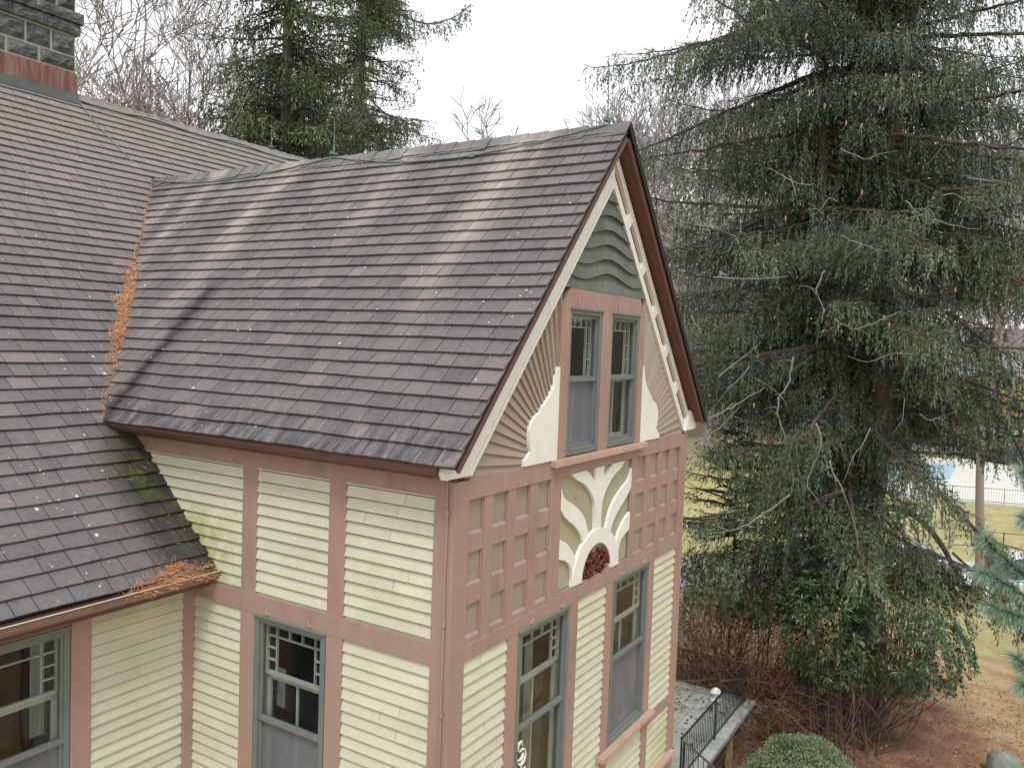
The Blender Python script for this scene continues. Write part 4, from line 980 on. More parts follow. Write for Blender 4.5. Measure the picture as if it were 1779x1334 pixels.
tag(mb.build('terrace_posts', simple('weathered_timber', lin(168, 146, 104), .8, .2, 6, (1, 1, .4), .4)), kind='structure')
mb = MB()   # stairs going down beside the wing
for i in range(7): mb.box((9.0, 1.86-.3*(i+1), GROUND-.1), (10.36, 1.86-.3*i, TZ-.157*(i+1)+.0))
tag(mb.build('steps', fl), kind='structure')
def railing(a, b_, ha, hb, label, posts=2, sp_=.115):
    """a, b_: foot points; ha, hb: height of the top rail above the feet"""
    a = np.array(a, float); b_ = np.array(b_, float); root = empty('iron_railing', tuple(a)); tag(root, label, 'railing'); L = np.linalg.norm(b_-a)
    up = lambda p_, h_: (p_[0], p_[1], p_[2]+h_)
    mb = MB(); mb.tube([up(a, ha), up(b_, hb)], .022, 6); mb.build('top_rail', M['iron'], root); mb = MB(); mb.tube([up(a, .1), up(b_, .1)], .014, 4); mb.build('bottom_rail', M['iron'], root)
    n = int(L/sp_)
    for i in range(n+1):
        p_ = a+(b_-a)*i/n; h_ = ha+(hb-ha)*i/n; post = i % max(1, n//posts) == 0 or i == n; mb = MB(); r_ = .021 if post else .0085
        mb.tube([up(p_, 0 if post else .1), up(p_, h_)], r_, 5); mb.build('post' if post else 'baluster', M['iron'], root)
railing((15.16, 1.70, TZ+.03), (15.16, 7.2, TZ+.03), .92, .92, 'black iron railing across the far end of the terrace')
railing((10.5, 1.70, TZ+.03), (15.04, 1.70, TZ+.03), .92, .92, 'black iron railing along the near edge of the terrace')
railing((10.42, 1.62, TZ), (10.42, -.10, TZ-.94), .94, .94, 'short black iron handrail running down the terrace steps')
mb = MB(); vp = (14.06, 2.12); mb.tube([(*vp, TZ), (*vp, TZ+.5)], .055, 12); v_ = mb.build('vent_post', M['white']); tag(v_, 'small white capped post on the terrace floor behind the railing', 'vent post')
mb = MB(); mb.tube([(*vp, TZ+.5), (*vp, TZ+.53), (*vp, TZ+.60), (*vp, TZ+.64)], [.11, .13, .09, .02], 12); mb.build('cap', M['white'], v_); mb = MB(); mb.tube([(*vp, TZ+.33), (*vp, TZ+.36)], .12, 12); mb.build('collar', M['white'], v_)

# ---- fallen needles and leaves
def flakes(name, P_, Dn, L, Wd, mat, label, tint, rng):
    o = npq(name, leaves(P_, unit(Dn), L, Wd, rng, .5), tint, M[mat]); tag(o, label, None, None, 'stuff'); return o
rng = np.random.default_rng(21)
def rnd_dir(n, flatn=.35): d_ = rng.normal(size=(n, 3)); d_[:, 2] *= flatn; return unit(d_)
vA = np.array([-OX, YQ, ZE]); vB = np.array([W/2, YV, ZR]); n = 9000
tt = np.concatenate([rng.uniform(.0, .98, 3000), rng.beta(3, 3, 6000)*.44+.12]); wdt = np.interp(tt, [0, .1, .2, .26, .33, .38, .45, .52, .6, .64, 1], [.012, .03, .07, .10, .07, .13, .10, .15, .05, .015, .006])*(1+.3*np.sin(tt*55))
du = rng.normal(size=n)*.5; P_ = vA+np.outer(tt, vB-vA)+np.outer(np.where(du > 0, du*wdt, 0), [1/LW, 0, SW/LW])+np.outer(np.where(du < 0, -du*wdt, 0), [-1, .35, .33])*.9
P_[:, 2] += .02+rng.uniform(0, .05, n)*(1-np.minimum(np.abs(du), 1))*(wdt/.1)
D_ = rnd_dir(n, .4)+np.outer(rng.choice([-1, 1], n), unit(vB-vA))*.9
flakes('pine_needle_debris', P_, D_, rng.uniform(.05, .10, n), .0042, 'straw', 'long orange drift of fallen pine needles lying in the roof valley', np.clip(rng.normal(.55, .22, n), 0, 1), rng)
n = 4200; x = -np.abs(rng.beta(2.0, 2.3, n))*1.0-.01; hh = np.interp(x, [-1.02, -.75, -.5, -.38, -.25, -.15, -.05, 0], [.0, .008, .03, .06, .015, .01, .02, .02])
yy = yg-.11+rng.uniform(-.01, .02, n)+rng.uniform(0, 1, n)*(.06+hh*1.6); zq = np.where(yy < GE, zg-.02+rng.uniform(0, 1, n)*hh*1.1, zz(yy)+.02+rng.uniform(0, .35, n)*hh)
flakes('gutter_needle_debris', np.stack([x, yy, zq], 1), rnd_dir(n, .35)+[.5, 0, 0], rng.uniform(.05, .11, n), .0042, 'straw', 'heap of orange pine needles spilling over the gutter end by the wing wall', np.clip(rng.normal(.5, .22, n), 0, 1), rng)
n = 260; x = rng.uniform(-.75, -.02, n); yy = rng.uniform(GE, 3.7, n)
flakes('scattered_roof_needles', np.stack([x, yy, zz(yy)+.024], 1), rnd_dir(n, .2)+[0, -.4, -.3], rng.uniform(.05, .09, n), .0035, 'straw', 'loose fallen needles scattered on the mossy shingles', rng.uniform(0, .9, n), rng)
n = 16000; a = rng.uniform(0, 6.28, n); r_ = 7.0*np.sqrt(rng.uniform(0, 1, n)); x = 17+r_*np.cos(a)*1.1; y = .0+r_*np.sin(a); k = ~((x < 15.4) & (y > 1.4)) & ~((x < 5.2) & (y > -.1)) & ~((x > 8.9) & (x < 10.5) & (y > -.4))
x, y = x[k], y[k]; n = len(x); tn_ = np.clip(rng.normal(.45, .25, n), 0, 1)
flakes('leaf_litter', np.stack([x, y, hgt(x, y)+.02+rng.uniform(0, .05, n)], 1), rnd_dir(n, .25), rng.uniform(.04, .10, n), rng.uniform(.012, .04, n), 'litter', 'brown and pale fallen leaves and needles under the spruce', tn_, rng)
n = 420; x = rng.uniform(11, 15, n); y = rng.uniform(1.95, 6, n); k = (rng.uniform(0, 1, n) < .25) | ((x > 13.2) & (y < 4) & (y > 2.3)); x, y = x[k], y[k]; n = len(x)
flakes('terrace_leaves', np.stack([x, y, np.full(n, TZ+.02)], 1), rnd_dir(n, .1), rng.uniform(.07, .15, n), .05, 'litter', 'fallen brown leaves on the flagstones of the terrace', rng.uniform(0, .7, n), rng)

# ---- the big spruce
def ptsat(L, t_): return [at(u, v, t_+(dt[0] if dt else 0)) for u, v, *dt in L]
SB_ = np.array([18.4, -.6, -7.5])
def trunk(px, dep):  return [at(u, v, dep) for u, v in px]
tA = trunk([(1506, 1262), (1500, 1100), (1498, 930), (1520, 800), (1532, 650), (1538, 560), (1546, 380), (1556, 200), (1582, 60), (1600, -200), (1605, -500)], 21.8)
tB = trunk([(1492, 1262), (1490, 1000), (1478, 860), (1460, 720), (1448, 640), (1438, 520), (1428, 380), (1430, 200), (1436, -100)], 21.7)
tC = trunk([(1505, 1255), (1506, 1000), (1500, 800), (1490, 600), (1487, 480), (1505, 260), (1512, 100), (1505, -120), (1500, -600)], 22.1)
big_trunks = [(tC, [.62, .42, .34, .30, .27, .24, .22, .19, .12]), (tA, [.60, .50, .46, .36, .30, .27, .21, .19, .16, .12, .06]), (tB, [.5, .36, .28, .24, .22, .19, .14, .10, .04])]
zpx = lambda v, t_=22: at(1500, v, t_)[2]
def Rbig(z, az):
    tocam = -math.cos(az-rad(YAW))
    base_ = np.interp(z, [-5.5, -3.5, -1.5, 1, 3, 6, 9, 12, 17], [3.6, 4.8, 5.0, 5.8, 6.2, 6.3, 6.0, 5.4, 4.0])
    toright = .5+.5*math.cos(az-rad(YAW-90))      # 1 when the branch runs to the picture's right
    if z < 1.4: base_ *= max(.12, 1-1.5*max(0, toright-.42))
    if tocam > .55 and -3 < z < 4.2 and math.sin(z*7.1+az*5) > .1: base_ *= .3
    if tocam > .2 and z < -2.4: base_ *= .3
    return base_*(.88+.26*math.sin(z*2.3+az*3))
def ex_(path, dep, L): P_ = [at(u, v, dep) for u, v in path]; return (P_[0], 0, L, 0, P_)
rng = np.random.default_rng(11)
extra = [ex_([(1515, 905), (1590, 950), (1680, 985), (1760, 1030), (1830, 1070)], 20.4, 4.6),
         ex_([(1655, 880), (1690, 915), (1740, 945), (1800, 960)], 21.0, 2.4), ex_([(1560, 600), (1650, 590), (1740, 640), (1830, 690)], 20.5, 3.6),
         ex_([(1545, 690), (1620, 680), (1700, 720), (1800, 760)], 20.0, 3.8), ex_([(1545, 640), (1600, 620), (1650, 640), (1690, 700)], 19.6, 2.6), ex_([(1700, 700), (1740, 730), (1780, 800), (1800, 860)], 20.2, 2.6), ex_([(1560, 500), (1640, 540), (1720, 600), (1800, 640)], 19.8, 3.8), ex_([(1655, 960), (1690, 990), (1730, 1010), (1790, 1010)], 20.6, 2.0), ex_([(1560, 420), (1650, 430), (1730, 470), (1830, 520)], 21, 3.6), ex_([(1470, 760), (1400, 790), (1330, 850), (1230, 905)], 19.5, 3.8), ex_([(1470, 850), (1400, 880), (1310, 950), (1220, 990)], 19.8, 3.4)]
spr = conifer('spruce_tree', 'huge dark spruce with three stems and drooping branchlets beside the gable', tuple(SB_), big_trunks, -3.6, 15.5, Rbig, rng, 'spruce', 10, .44, (.2, .85), -.66, sprig=(.07, .13, .026), lat=.24, rise=(.22, -.42), strdens=.105, extra=extra)
# lichen coated dead branches
dead = [[(1432, 470), (1420, 505), (1432, 545)], [(1352, 690), (1354, 730), (1368, 775), (1378, 830), (1372, 860)], [(1378, 620), (1372, 660), (1354, 692)], [(1372, 860), (1330, 890), (1290, 915), (1250, 925)],
        [(1230, 728), (1262, 712), (1300, 690), (1330, 672)], [(1205, 770), (1250, 745), (1285, 705)], [(1450, 555), (1480, 572), (1520, 560), (1555, 545), (1578, 545)], [(1575, 350), (1600, 375), (1650, 390), (1705, 400)],
        [(1460, 410), (1500, 425), (1530, 440)], [(1420, 735), (1428, 770), (1412, 810), (1398, 850)], [(1440, 800), (1462, 850), (1478, 890), (1490, 930)], [(1350, 300), (1385, 320), (1420, 322)], [(1640, 600), (1643, 625), (1638, 645)],
        [(1180, 800), (1215, 790), (1258, 757)], [(1680, 310), (1730, 315), (1779, 318)], [(1460, 260), (1500, 275), (1524, 272)], [(1240, 480), (1300, 486), (1370, 480)]]
for pl_, r0_ in (([(1508, 888), (1550, 882), (1595, 900), (1635, 945), (1665, 1000), (1690, 1030)], .10), ([(1535, 780), (1575, 800), (1620, 845), (1660, 885), (1700, 925)], .085), ([(1560, 690), (1580, 700), (1610, 725)], .05)):
    mb = MB(); C_ = cr3([at(u, v, 21.2) for u, v in pl_], 6); mb.tube(C_, list(np.linspace(r0_, r0_*.45, len(C_))), 9); mb.build('bare_limb', M['limb'], spr, smooth=True)
rr = random.Random(17)
for i, pl_ in enumerate(dead):
    mb = MB()
    dep = rr.uniform(16.6, 18.6); P_ = [at(u, v, dep+rr.uniform(-.15, .15)) for u, v in pl_]; C_ = cr3(P_, 4); C_ = [p_+np.array([rr.gauss(0, .012) for _ in range(3)]) for p_ in C_]
    r0_ = rr.uniform(.014, .026); mb.tube(C_, [r0_*(1-.7*j/len(C_)) for j in range(len(C_))], 6)
    for _ in range(5):
        j = rr.randrange(1, len(C_)-1); q = C_[j]; d_ = np.array([rr.gauss(0, .25), rr.gauss(0, .25), rr.gauss(-.05, .22)]); mb.tube([q, q+d_*.5+[0, 0, .03], q+d_], [.011, .008, .003], 4)
    mb.build('dead_branch', M['lichen'], spr, smooth=True)
for i, (u, v) in enumerate([(1536, 548), (1545, 560), (1290, 222), (1284, 228), (1205, 268), (1200, 262), (1433, 180), (1470, 210), (1498, 330), (1365, 375), (1310, 700), (1620, 780), (1660, 500), (1400, 60)]):
    p_ = at(u, v, rr.uniform(16.6, 17.6)); mb = MB(); L = rr.uniform(.10, .15); mb.tube([p_, p_-np.array([0, 0, L*.2]), p_-np.array([0, 0, L*.6]), p_-np.array([.01, 0, L])], [.008, .02, .018, .006], 8); mb.build('cone', M['cone'], spr, smooth=True)
for i in range(20):
    u, v = rr.uniform(1190, 1760), rr.uniform(150, 960); d_ = np.array([rr.gauss(0, 1), rr.gauss(0, 1), rr.gauss(-.1, .4)]); d_ /= np.linalg.norm(d_); p_ = at(u, v, rr.uniform(17, 20)); L = rr.uniform(.5, 1.5); mb = MB()
    C_ = cr3([p_, p_+d_*L*.35+[0, 0, rr.uniform(-.1, .1)], p_+d_*L*.7+[0, 0, rr.uniform(-.15, .15)], p_+d_*L], 3); mb.tube(C_, list(np.linspace(.014, .004, len(C_))), 5)
    for _ in range(4): j = rr.randrange(2, len(C_)-1); q = C_[j]; e_ = d_*.2+np.array([rr.gauss(0, .12), rr.gauss(0, .12), rr.gauss(-.03, .12)]); mb.tube([q, q+e_*.6, q+e_*1.2], [.006, .004, .002], 4)
    mb.build('dead_branch', M['lichen'], spr, smooth=True)
# dead brown hanging twigs under the lower limbs
rng = np.random.default_rng(5); B, Dv = [], []
for path in ([(1560, 960), (1640, 985), (1700, 1012), (1779, 1060)], [(1650, 1010), (1720, 1050), (1790, 1090)], [(1530, 1000), (1600, 985), (1640, 1000)]):
    L_ = np.array(cr3([at(u, v, 20.2) for u, v in path], 12)); idx = rng.integers(0, len(L_), 120); o_ = L_[idx]+rng.normal(size=(120, 3))*.12; l_ = rng.uniform(.2, .7, 120)
    idx2 = np.repeat(np.arange(120), 9); g_ = rng.uniform(0, 1, len(idx2)); B.append(o_[idx2]-np.outer(l_[idx2]*g_, [0, 0, 1])+rng.normal(size=(len(idx2), 3))*.02); Dv.append(unit(rng.normal(size=(len(idx2), 3))*.45+[0, 0, -1]))
B = np.concatenate(B); Dv = np.concatenate(Dv); npq('dead_twigs', leaves(B, Dv, .12, .026, rng), rng.uniform(0, .8, len(B)), M['dead'], spr)

# ---- young hemlocks by the house corner
for (u, t_, vt, R_, sd, lb) in ((1262, 24.0, 700, 2.1, 3, 'bushy young hemlock right beside the corner of the gable wall'), (1395, 24.6, 780, 1.9, 4, 'bushy young hemlock under the left side of the big spruce')):
    b0 = at(u, 1200, t_); x, y = b0[0], b0[1]; zt = at(u, vt, t_)[2]; zb_ = hgt(x, y)
    T_ = [np.array([x, y, zb_-.1]), np.array([x+.05, y, (zb_+zt)/2]), np.array([x, y+.05, zt])]
    zlo_ = at(u, 960, t_)[2]
    conifer('hemlock_tree', lb, (x, y, zb_), [(T_, [.05, .04, .01])], zlo_, zt-.15, lambda z, az, zt=zt, R_=R_: min(R_, .25+(zt-z)*.75)*min(1, .45+(z-zlo_)*.5), np.random.default_rng(sd), 'yew', 6, .26, (.08, .24), -.55, (.05, .10, .024), .14, (.35, .0), .45, cat='hemlock', strdens=.07)

# ---- conifers behind the roof, left
def upright(u, t_, vtop, vbase=None): p_ = at(u, 600, t_); return p_[0], p_[1], at(u, vtop, t_)[2], float(hgt(p_[0], p_[1]))
x, y, zt, zb_ = upright(492, 21.5, -330)
conifer('spruce_tree', 'dense green spruce rising behind the main roof ridge', (x, y, zb_), [([np.array([x, y, zb_]), np.array([x, y+.1, 5]), np.array([x, y, zt])], [.35, .2, .03])], 1.5, 17.5, lambda z, az: np.interp(z, [2, 6, 8, 11, 14, 18], [3.0, 2.7, 2.3, 2.0, 1.9, 1.2]), np.random.default_rng(31), 'leftspruce', 8, .30, (.15, .5), -.7, (.09, .16, .036), .2)
x, y, zt, zb_ = upright(626, 30, -420)
T_ = [np.array([x, y, zb_])]+[at(u, v, 30) for u, v in ((622, 420), (622, 260), (625, 120), (632, 0), (640, -200), (640, -400))]
e1 = ex_([(632, 15), (680, 20), (740, 42), (790, 30), (818, 8)], 29.5, 4.0); e2 = ex_([(628, 150), (660, 190), (720, 230), (768, 245)], 29.5, 3.0)
conifer('spruce_tree', 'sparse tall spruce with a bare straight trunk behind the wing ridge', (x, y, zb_), [(T_, [.3, .24, .22, .19, .15, .1, .03])], 2.5, 19, lambda z, az: np.interp(z, [2, 6, 8, 9.5, 11, 12.5, 14, 17], [4.2, 3.9, 3.5, 2.9, 2.5, 2.1, 2.4, 2.6]), np.random.default_rng(37), 'leftspruce', 7, .36, (.12, .5), -.55, (.09, .15, .034), .2, extra=[e1, e2], strdens=.12)

# two more of the same spruces to the right of the frame: the gable windows mirror them
def copy_thing(src, loc, rz, label, group):
    r_ = src.copy(); C.objects.link(r_); r_.location = loc; r_.rotation_euler = (0, 0, rz); r_['label'] = label; r_['group'] = group
    for ch in list(src.children): c_ = ch.copy(); C.objects.link(c_); c_.parent = r_
src = [o for o in bpy.data.objects if o.get('label', '').startswith('dense green spruce rising')][0]
for k, (x, y) in enumerate(((15.5, -12.5), (21, -15.5), (9, -15))): copy_thing(src, (x, y, float(hgt(x, y))), k*2.0, ('dense spruce standing on the lawn to the right of the pine', 'dense spruce farthest out on the lawn to the right', 'dense spruce on the lawn nearest the camera side')[k], 'spruces on the right lawn')
# ---- bare trees
cache = {}
for key, sd, h, r_, lvl, mr, mt, spd, kd, clr in (('a', 51, 17, .22, 3, .012, 'greytwig', .7, (1, 3), .2), ('b', 52, 13, .14, 3, .006, 'greytwig', .8, (2, 4), .3), ('c', 53, 26, .32, 3, .022, 'fartwig', .55, (1, 3), .35), ('d', 54, 24, .3, 3, .034, 'fartwig', .62, (1, 3), .3), ('e', 55, 22, .28, 3, .018, 'browntwig', .6, (1, 3), .3)):
    Q, t_ = bare_mesh('bare_tree', sd, h, r_, lvl, mr, mt, spd, .09, kd, 3, clr); cache[key] = mesh_of(Q, t_, M[mt], 'bare_tree'); cache[key+'h'] = float(np.percentile(Q[..., 2], 99.7)); print(key, len(Q), Q.reshape(-1, 3).min(0).round(1), Q.reshape(-1, 3).max(0).round(1))
def bt(key, u, t_, vtop, rz, label, group=None, h=None):
    p_ = at(u, 600, t_); x, y = p_[0], p_[1]; zb_ = float(hgt(x, y)); H = cache[key+'h']; zt = at(u, vtop, t_)[2]
    return place_bare(cache, key, 'bare_tree', label, x, y, zb_-.1, (zt-zb_)/H, rz, group)
bt('a', 215, 25, -160, .3, 'bare mossy tree right behind the chimney side of the roof ridge')
bt('b', 325, 26, 10, 1.1, 'dense twiggy bare tree left of the dense green spruce')
bt('a', 120, 31, -60, 4.0, 'tall bare tree mostly hidden by the chimney')
bt('a', 285, 38, 30, 5.0, 'thin bare tree farther back between the two twiggy ones')
bt('c', 560, 55, 60, .7, 'bare tree seen between the two left spruces')
bt('d', 832, 78, 192, .2, 'round topped bare tree standing alone above the wing ridge')
G3 = 'distant bare trees above the ridge'
bt('c', 958, 95, 238, 1.0, 'low distant bare tree just right of the round topped one above the ridge', G3); bt('d', 1010, 98, 228, 2.2, 'low distant bare tree nearest the gable peak, just left of it', G3); bt('c', 745, 92, 236, 3.0, 'low distant bare tree just right of the sparse spruce above the ridge', G3)
GP = 'tall bare trees between the gable peak and the big spruce'
ORD = 'first second third fourth fifth sixth seventh eighth ninth tenth eleventh twelfth thirteenth fourteenth fifteenth sixteenth'.split()
for k, (u, t_, v, rz) in enumerate(((1062, 76, 168, .4), (1085, 84, 190, 5.5), (1108, 72, 138, 1.9), (1150, 78, 110, 3.1), (1195, 74, 120, 4.4), (1235, 82, 130, 2.8))): bt('cd'[k % 2], u, t_, v, rz, ORD[k]+' pale bare tree to the right of the gable peak', GP)
GB = 'bare trees behind the big spruce'
rr = random.Random(77)
for k in range(16):
    u = 1280+k*37+rr.uniform(-12, 12); t_ = rr.uniform(82, 112) if u > 1480 else rr.uniform(50, 100); bt('cde'[k % 3], u, t_, rr.uniform(90, 300), rr.uniform(0, 6), ORD[k]+' bare woodland tree from the left behind the big spruce', GB)
# far wood
Qs, Ts = [], []; base_q = []
for sd in (61, 62, 63): base_q.append(bare_mesh('w', sd, 24, .3, 2, .035, 'fartwig', .6, .1, (2, 4), 3, .3))
rng = np.random.default_rng(8)
for i in range(190):
    u = rng.uniform(-250, 2150); t_ = rng.uniform(112, 210); 
    if 760 < u < 1010: t_ = rng.uniform(150, 210)
    p_ = at(u, 600, t_); Q, t2 = base_q[i % 3]; a = rng.uniform(0, 6.28); s_ = rng.uniform(.65, .95); R_ = np.array([[math.cos(a), -math.sin(a), 0], [math.sin(a), math.cos(a), 0], [0, 0, 1]])*s_
    Qs.append(Q@R_.T+[p_[0], p_[1], float(hgt(p_[0], p_[1]))]); Ts.append(np.clip(t2+rng.normal()*.15, 0, 1))
tag(npq('far_woods', np.concatenate(Qs), np.concatenate(Ts), M['fartwig']), 'hazy leafless woods covering the far hillside', None, None, 'stuff')
print('far woods', sum(len(q) for q in Qs))

# ---- pale trunked tree in front of the pool
x, y, zt, zb_ = upright(1700, 33, 100)
root = empty('deciduous_tree', (x, y, zb_)); tag(root, 'slim pale trunked tree forking behind the spruce boughs at right', 'tree')
mb = MB(); mb.tube(cr3([np.array([x, y, zb_-.1])]+[at(u, v, 33) for u, v in ((1700, 1000), (1702, 850), (1706, 750), (1728, 640), (1745, 520), (1750, 380))], 5), list(np.linspace(.2, .07, 31)), 10); mb.tube(cr3([at(1704, 760, 33), at(1692, 700, 33), at(1700, 620, 33), at(1688, 520, 33)], 5), list(np.linspace(.12, .05, 16)), 8)
mb.tube(cr3([at(1712, 790, 33), at(1740, 740, 33), at(1775, 690, 33)], 5), list(np.linspace(.08, .03, 11)), 8)
mb.build('trunk', simple('pale_bark', lin(146, 134, 122), .9, .2, 4, bmp=.6), root, smooth=True)
segs = []; rg = np.random.default_rng(4)
for (u, v) in ((1750, 380), (1745, 500), (1688, 520), (1700, 620), (1775, 690), (1730, 620)):
    for _ in range(3): grow(rg, at(u, v, 33), unit(np.array([rg.normal(), rg.normal(), 1.1])), 2.8, .045, 2, segs, .1, .6, .12, (1, 3), .008)
a = [np.array([s_[j] for s_ in segs]) for j in range(4)]; npq('branches', tubesq(*a, 3), np.full(3*len(segs), .5), M['greytwig'], root)

# ---- rhododendrons
def rhodo(u, v, t_, rx, rz_, nW, label, seed, tint0=.0, ns=60, bs=None):
    rg = np.random.default_rng(seed); c0 = at(u, v, t_); zb_ = float(hgt(c0[0], c0[1])); root = empty('rhododendron', (c0[0], c0[1], zb_)); tag(root, label, 'rhododendron')
    d_ = unit(rg.normal(size=(nW, 3))); rr_ = rg.uniform(.25, 1, nW)**.45; lump = 1+.16*wob3(d_*3, 1.2, seed); Wc = c0+d_*(rr_*lump)[:, None]*np.array([rx, rx, rz_]); Wc = Wc[Wc[:, 2] > zb_+.15]; Wc = Wc[wob3(Wc, 3.6, seed) > -.34]
    nW = len(Wc); out = unit((Wc-c0)*[1, 1, .6]+[0, 0, rz_*.35]); nl = 8; idx = np.repeat(np.arange(nW), nl); an = np.tile(np.arange(nl)*2*math.pi/nl, nW)+rg.uniform(0, 6, nW)[idx]
    A = unit(np.cross(out, [.2, .1, 1.])); Bv = np.cross(out, A); D_ = unit(A[idx]*np.cos(an)[:, None]+Bv[idx]*np.sin(an)[:, None]+out[idx]*rg.uniform(-.05, .5, len(idx))[:, None]-np.array([0, 0, 1])*rg.uniform(-.15, .42, len(idx))[:, None])
    L = rg.uniform(.12, .19, len(idx)); S_ = unit(np.cross(D_, [0, 0, 1.])+rg.normal(size=D_.shape)*.25); w_ = L*.32; b_ = Wc[idx]+D_*.01
    up_ = np.cross(S_, D_); up_ *= np.sign(up_[:, 2:3]+1e-6); Q = []
    for sg in (-1, 1): Q.append(np.stack([b_, b_+D_*(L*.55)[:, None]+S_*(w_*sg*.5)[:, None]+up_*.006, b_+D_*L[:, None]-[0, 0, .01], b_+D_*(L*.5)[:, None]], 1))
    tt_ = np.clip(.42+tint0+.25*wob3(b_, 1.5, seed)+rg.normal(size=len(b_))*.16, 0, 1); npq('foliage', np.concatenate(Q), np.tile(tt_, 2), M['rhodo'], root)
    s0, s1, ra, rb = [], [], [], []
    for i in rg.choice(nW, min(nW, ns), replace=False):
        p0 = (np.array([c0[0], c0[1], zb_-.05]) if bs is None else np.array([*at(bs, 1240, t_)[:2], zb_-.05]))+rg.normal(size=3)*[.35, .35, 0]; p3 = Wc[i]; m_ = (p0+p3)/2+rg.normal(size=3)*.25+[0, 0, -.15]; C_ = np.array(cr3([p0, m_, p3], 4)); s0.append(C_[:-1]); s1.append(C_[1:]); q = np.linspace(.022, .005, len(C_)); ra.append(q[:-1]); rb.append(q[1:])
    S0 = np.concatenate(s0); npq('stems', tubesq(S0, np.concatenate(s1), np.concatenate(ra), np.concatenate(rb), 4), np.full(4*len(S0), .5), M['limb'], root)
rhodo(1570, 1100, 20.4, 1.75, 1.75, 1250, 'big open rhododendron whose right side spreads over the leaf litter', 71, .06, 45, 1490)
rhodo(1435, 1090, 19.8, 1.05, 2.1, 900, 'dark dense rhododendron at the foot of the big spruce', 72, -.12)
rhodo(1300, 1010, 23.0, 2.0, 1.0, 900, 'rhododendron showing above the brown bush behind the terrace railing', 73, .02, 20)
rhodo(1590, 995, 24.5, .9, .8, 320, 'small greyish rhododendron by the drive beyond the spruce', 74, .1)

# ---- brown twiggy bushes
def twigbush(u, v, t_, R_, H, n_, label, seed, mt='redtwig'):
    rg = np.random.default_rng(seed); p_ = at(u, v, t_); x, y = p_[0], p_[1]; zb_ = float(hgt(x, y)); segs = []
    for i in range(n_):
        a = rg.uniform(0, 6.28); b0 = np.array([x, y, zb_])+[math.cos(a)*R_*.3*rg.uniform(0, 1), math.sin(a)*R_*.3*rg.uniform(0, 1), 0]; grow(rg, b0, unit(np.array([math.cos(a), math.sin(a), rg.uniform(.5, 2.4)])), H*rg.uniform(.6, 1.05), .016, 2, segs, -.03, .75, .2, (1, 3), .0045)
    a = [np.array([s_[j] for s_ in segs]) for j in range(4)]; Q = tubesq(*a, 3); o = npq('twiggy_shrub', Q, np.tile(np.clip(rg.normal(.45, .28, len(segs)), 0, 1), 3), M[mt], None, local=(x, y, zb_)); o.location = (x, y, zb_); tag(o, label, 'shrub'); print('bush', len(Q))
twigbush(1295, 1200, 22.3, 2.1, 3.2, 110, 'tall leafless reddish brown bush behind the terrace railing', 81)
twigbush(1215, 1150, 22.8, 1.7, 3.3, 75, 'leafless brown bush beside the far corner of the gable wall', 82)
twigbush(1340, 1240, 20.2, 1.2, 1.4, 55, 'low spreading leafless bush in front of the dark rhododendron', 83, 'browntwig')
mb = MB(); p_ = at(1455, 1285, 19.5); mb.tube([(p_[0], p_[1], hgt(p_[0], p_[1])-.1), at(1452, 1240, 19.5), at(1458, 1190, 19.5), at(1462, 1120, 19.6)], [.035, .03, .025, .012], 7); o = mb.build('sapling', M['limb']); tag(o, 'thin dark sapling stem rising behind the clipped boxwood', 'sapling')

# ---- clipped boxwood
rg = np.random.default_rng(91); bc = at(1392, 1400, 16.6); zb_ = float(hgt(bc[0], bc[1])); zt_ = at(1392, 1284, 16.6)[2]; rx, rz_ = 1.42, zt_-zb_
root = empty('boxwood', (bc[0], bc[1], zb_)); tag(root, 'rounded clipped boxwood bush with fresh green leaves beside the terrace', 'boxwood')
n = 42000; d_ = unit(rg.normal(size=(n, 3))); d_[:, 2] = np.abs(d_[:, 2]); lump = 1+.07*wob3(d_*4, 2.0, 4)+.05*wob3(d_*11, 2.0, 7)+.02*wob3(d_*25, 2, 1)-np.abs(rg.normal(size=n))*.045; c0 = np.array([bc[0], bc[1], zb_])
P_ = c0+d_*lump[:, None]*[rx, rx, rz_]; npq('foliage', leaves(P_, unit(d_+rg.normal(size=d_.shape)*.7), rg.uniform(.025, .045, n), .022, rg), np.clip(.5+.3*wob3(P_, 5, 2)+.2*wob3(P_, 16, 3)+rg.normal(size=n)*.22, 0, 1), M['box'], root)
mb = MB(); rr = random.Random(4); mb.blob((bc[0], bc[1], zb_), rx*.9, rx*.9, rz_*.9, rr, .04, 24, 16); mb.build('shade_core', simple('boxwood_inner_shade', lin(58, 66, 40), .95, .3, 8), root, smooth=True)  # solid core, the bush's inner shade put into its dark colour

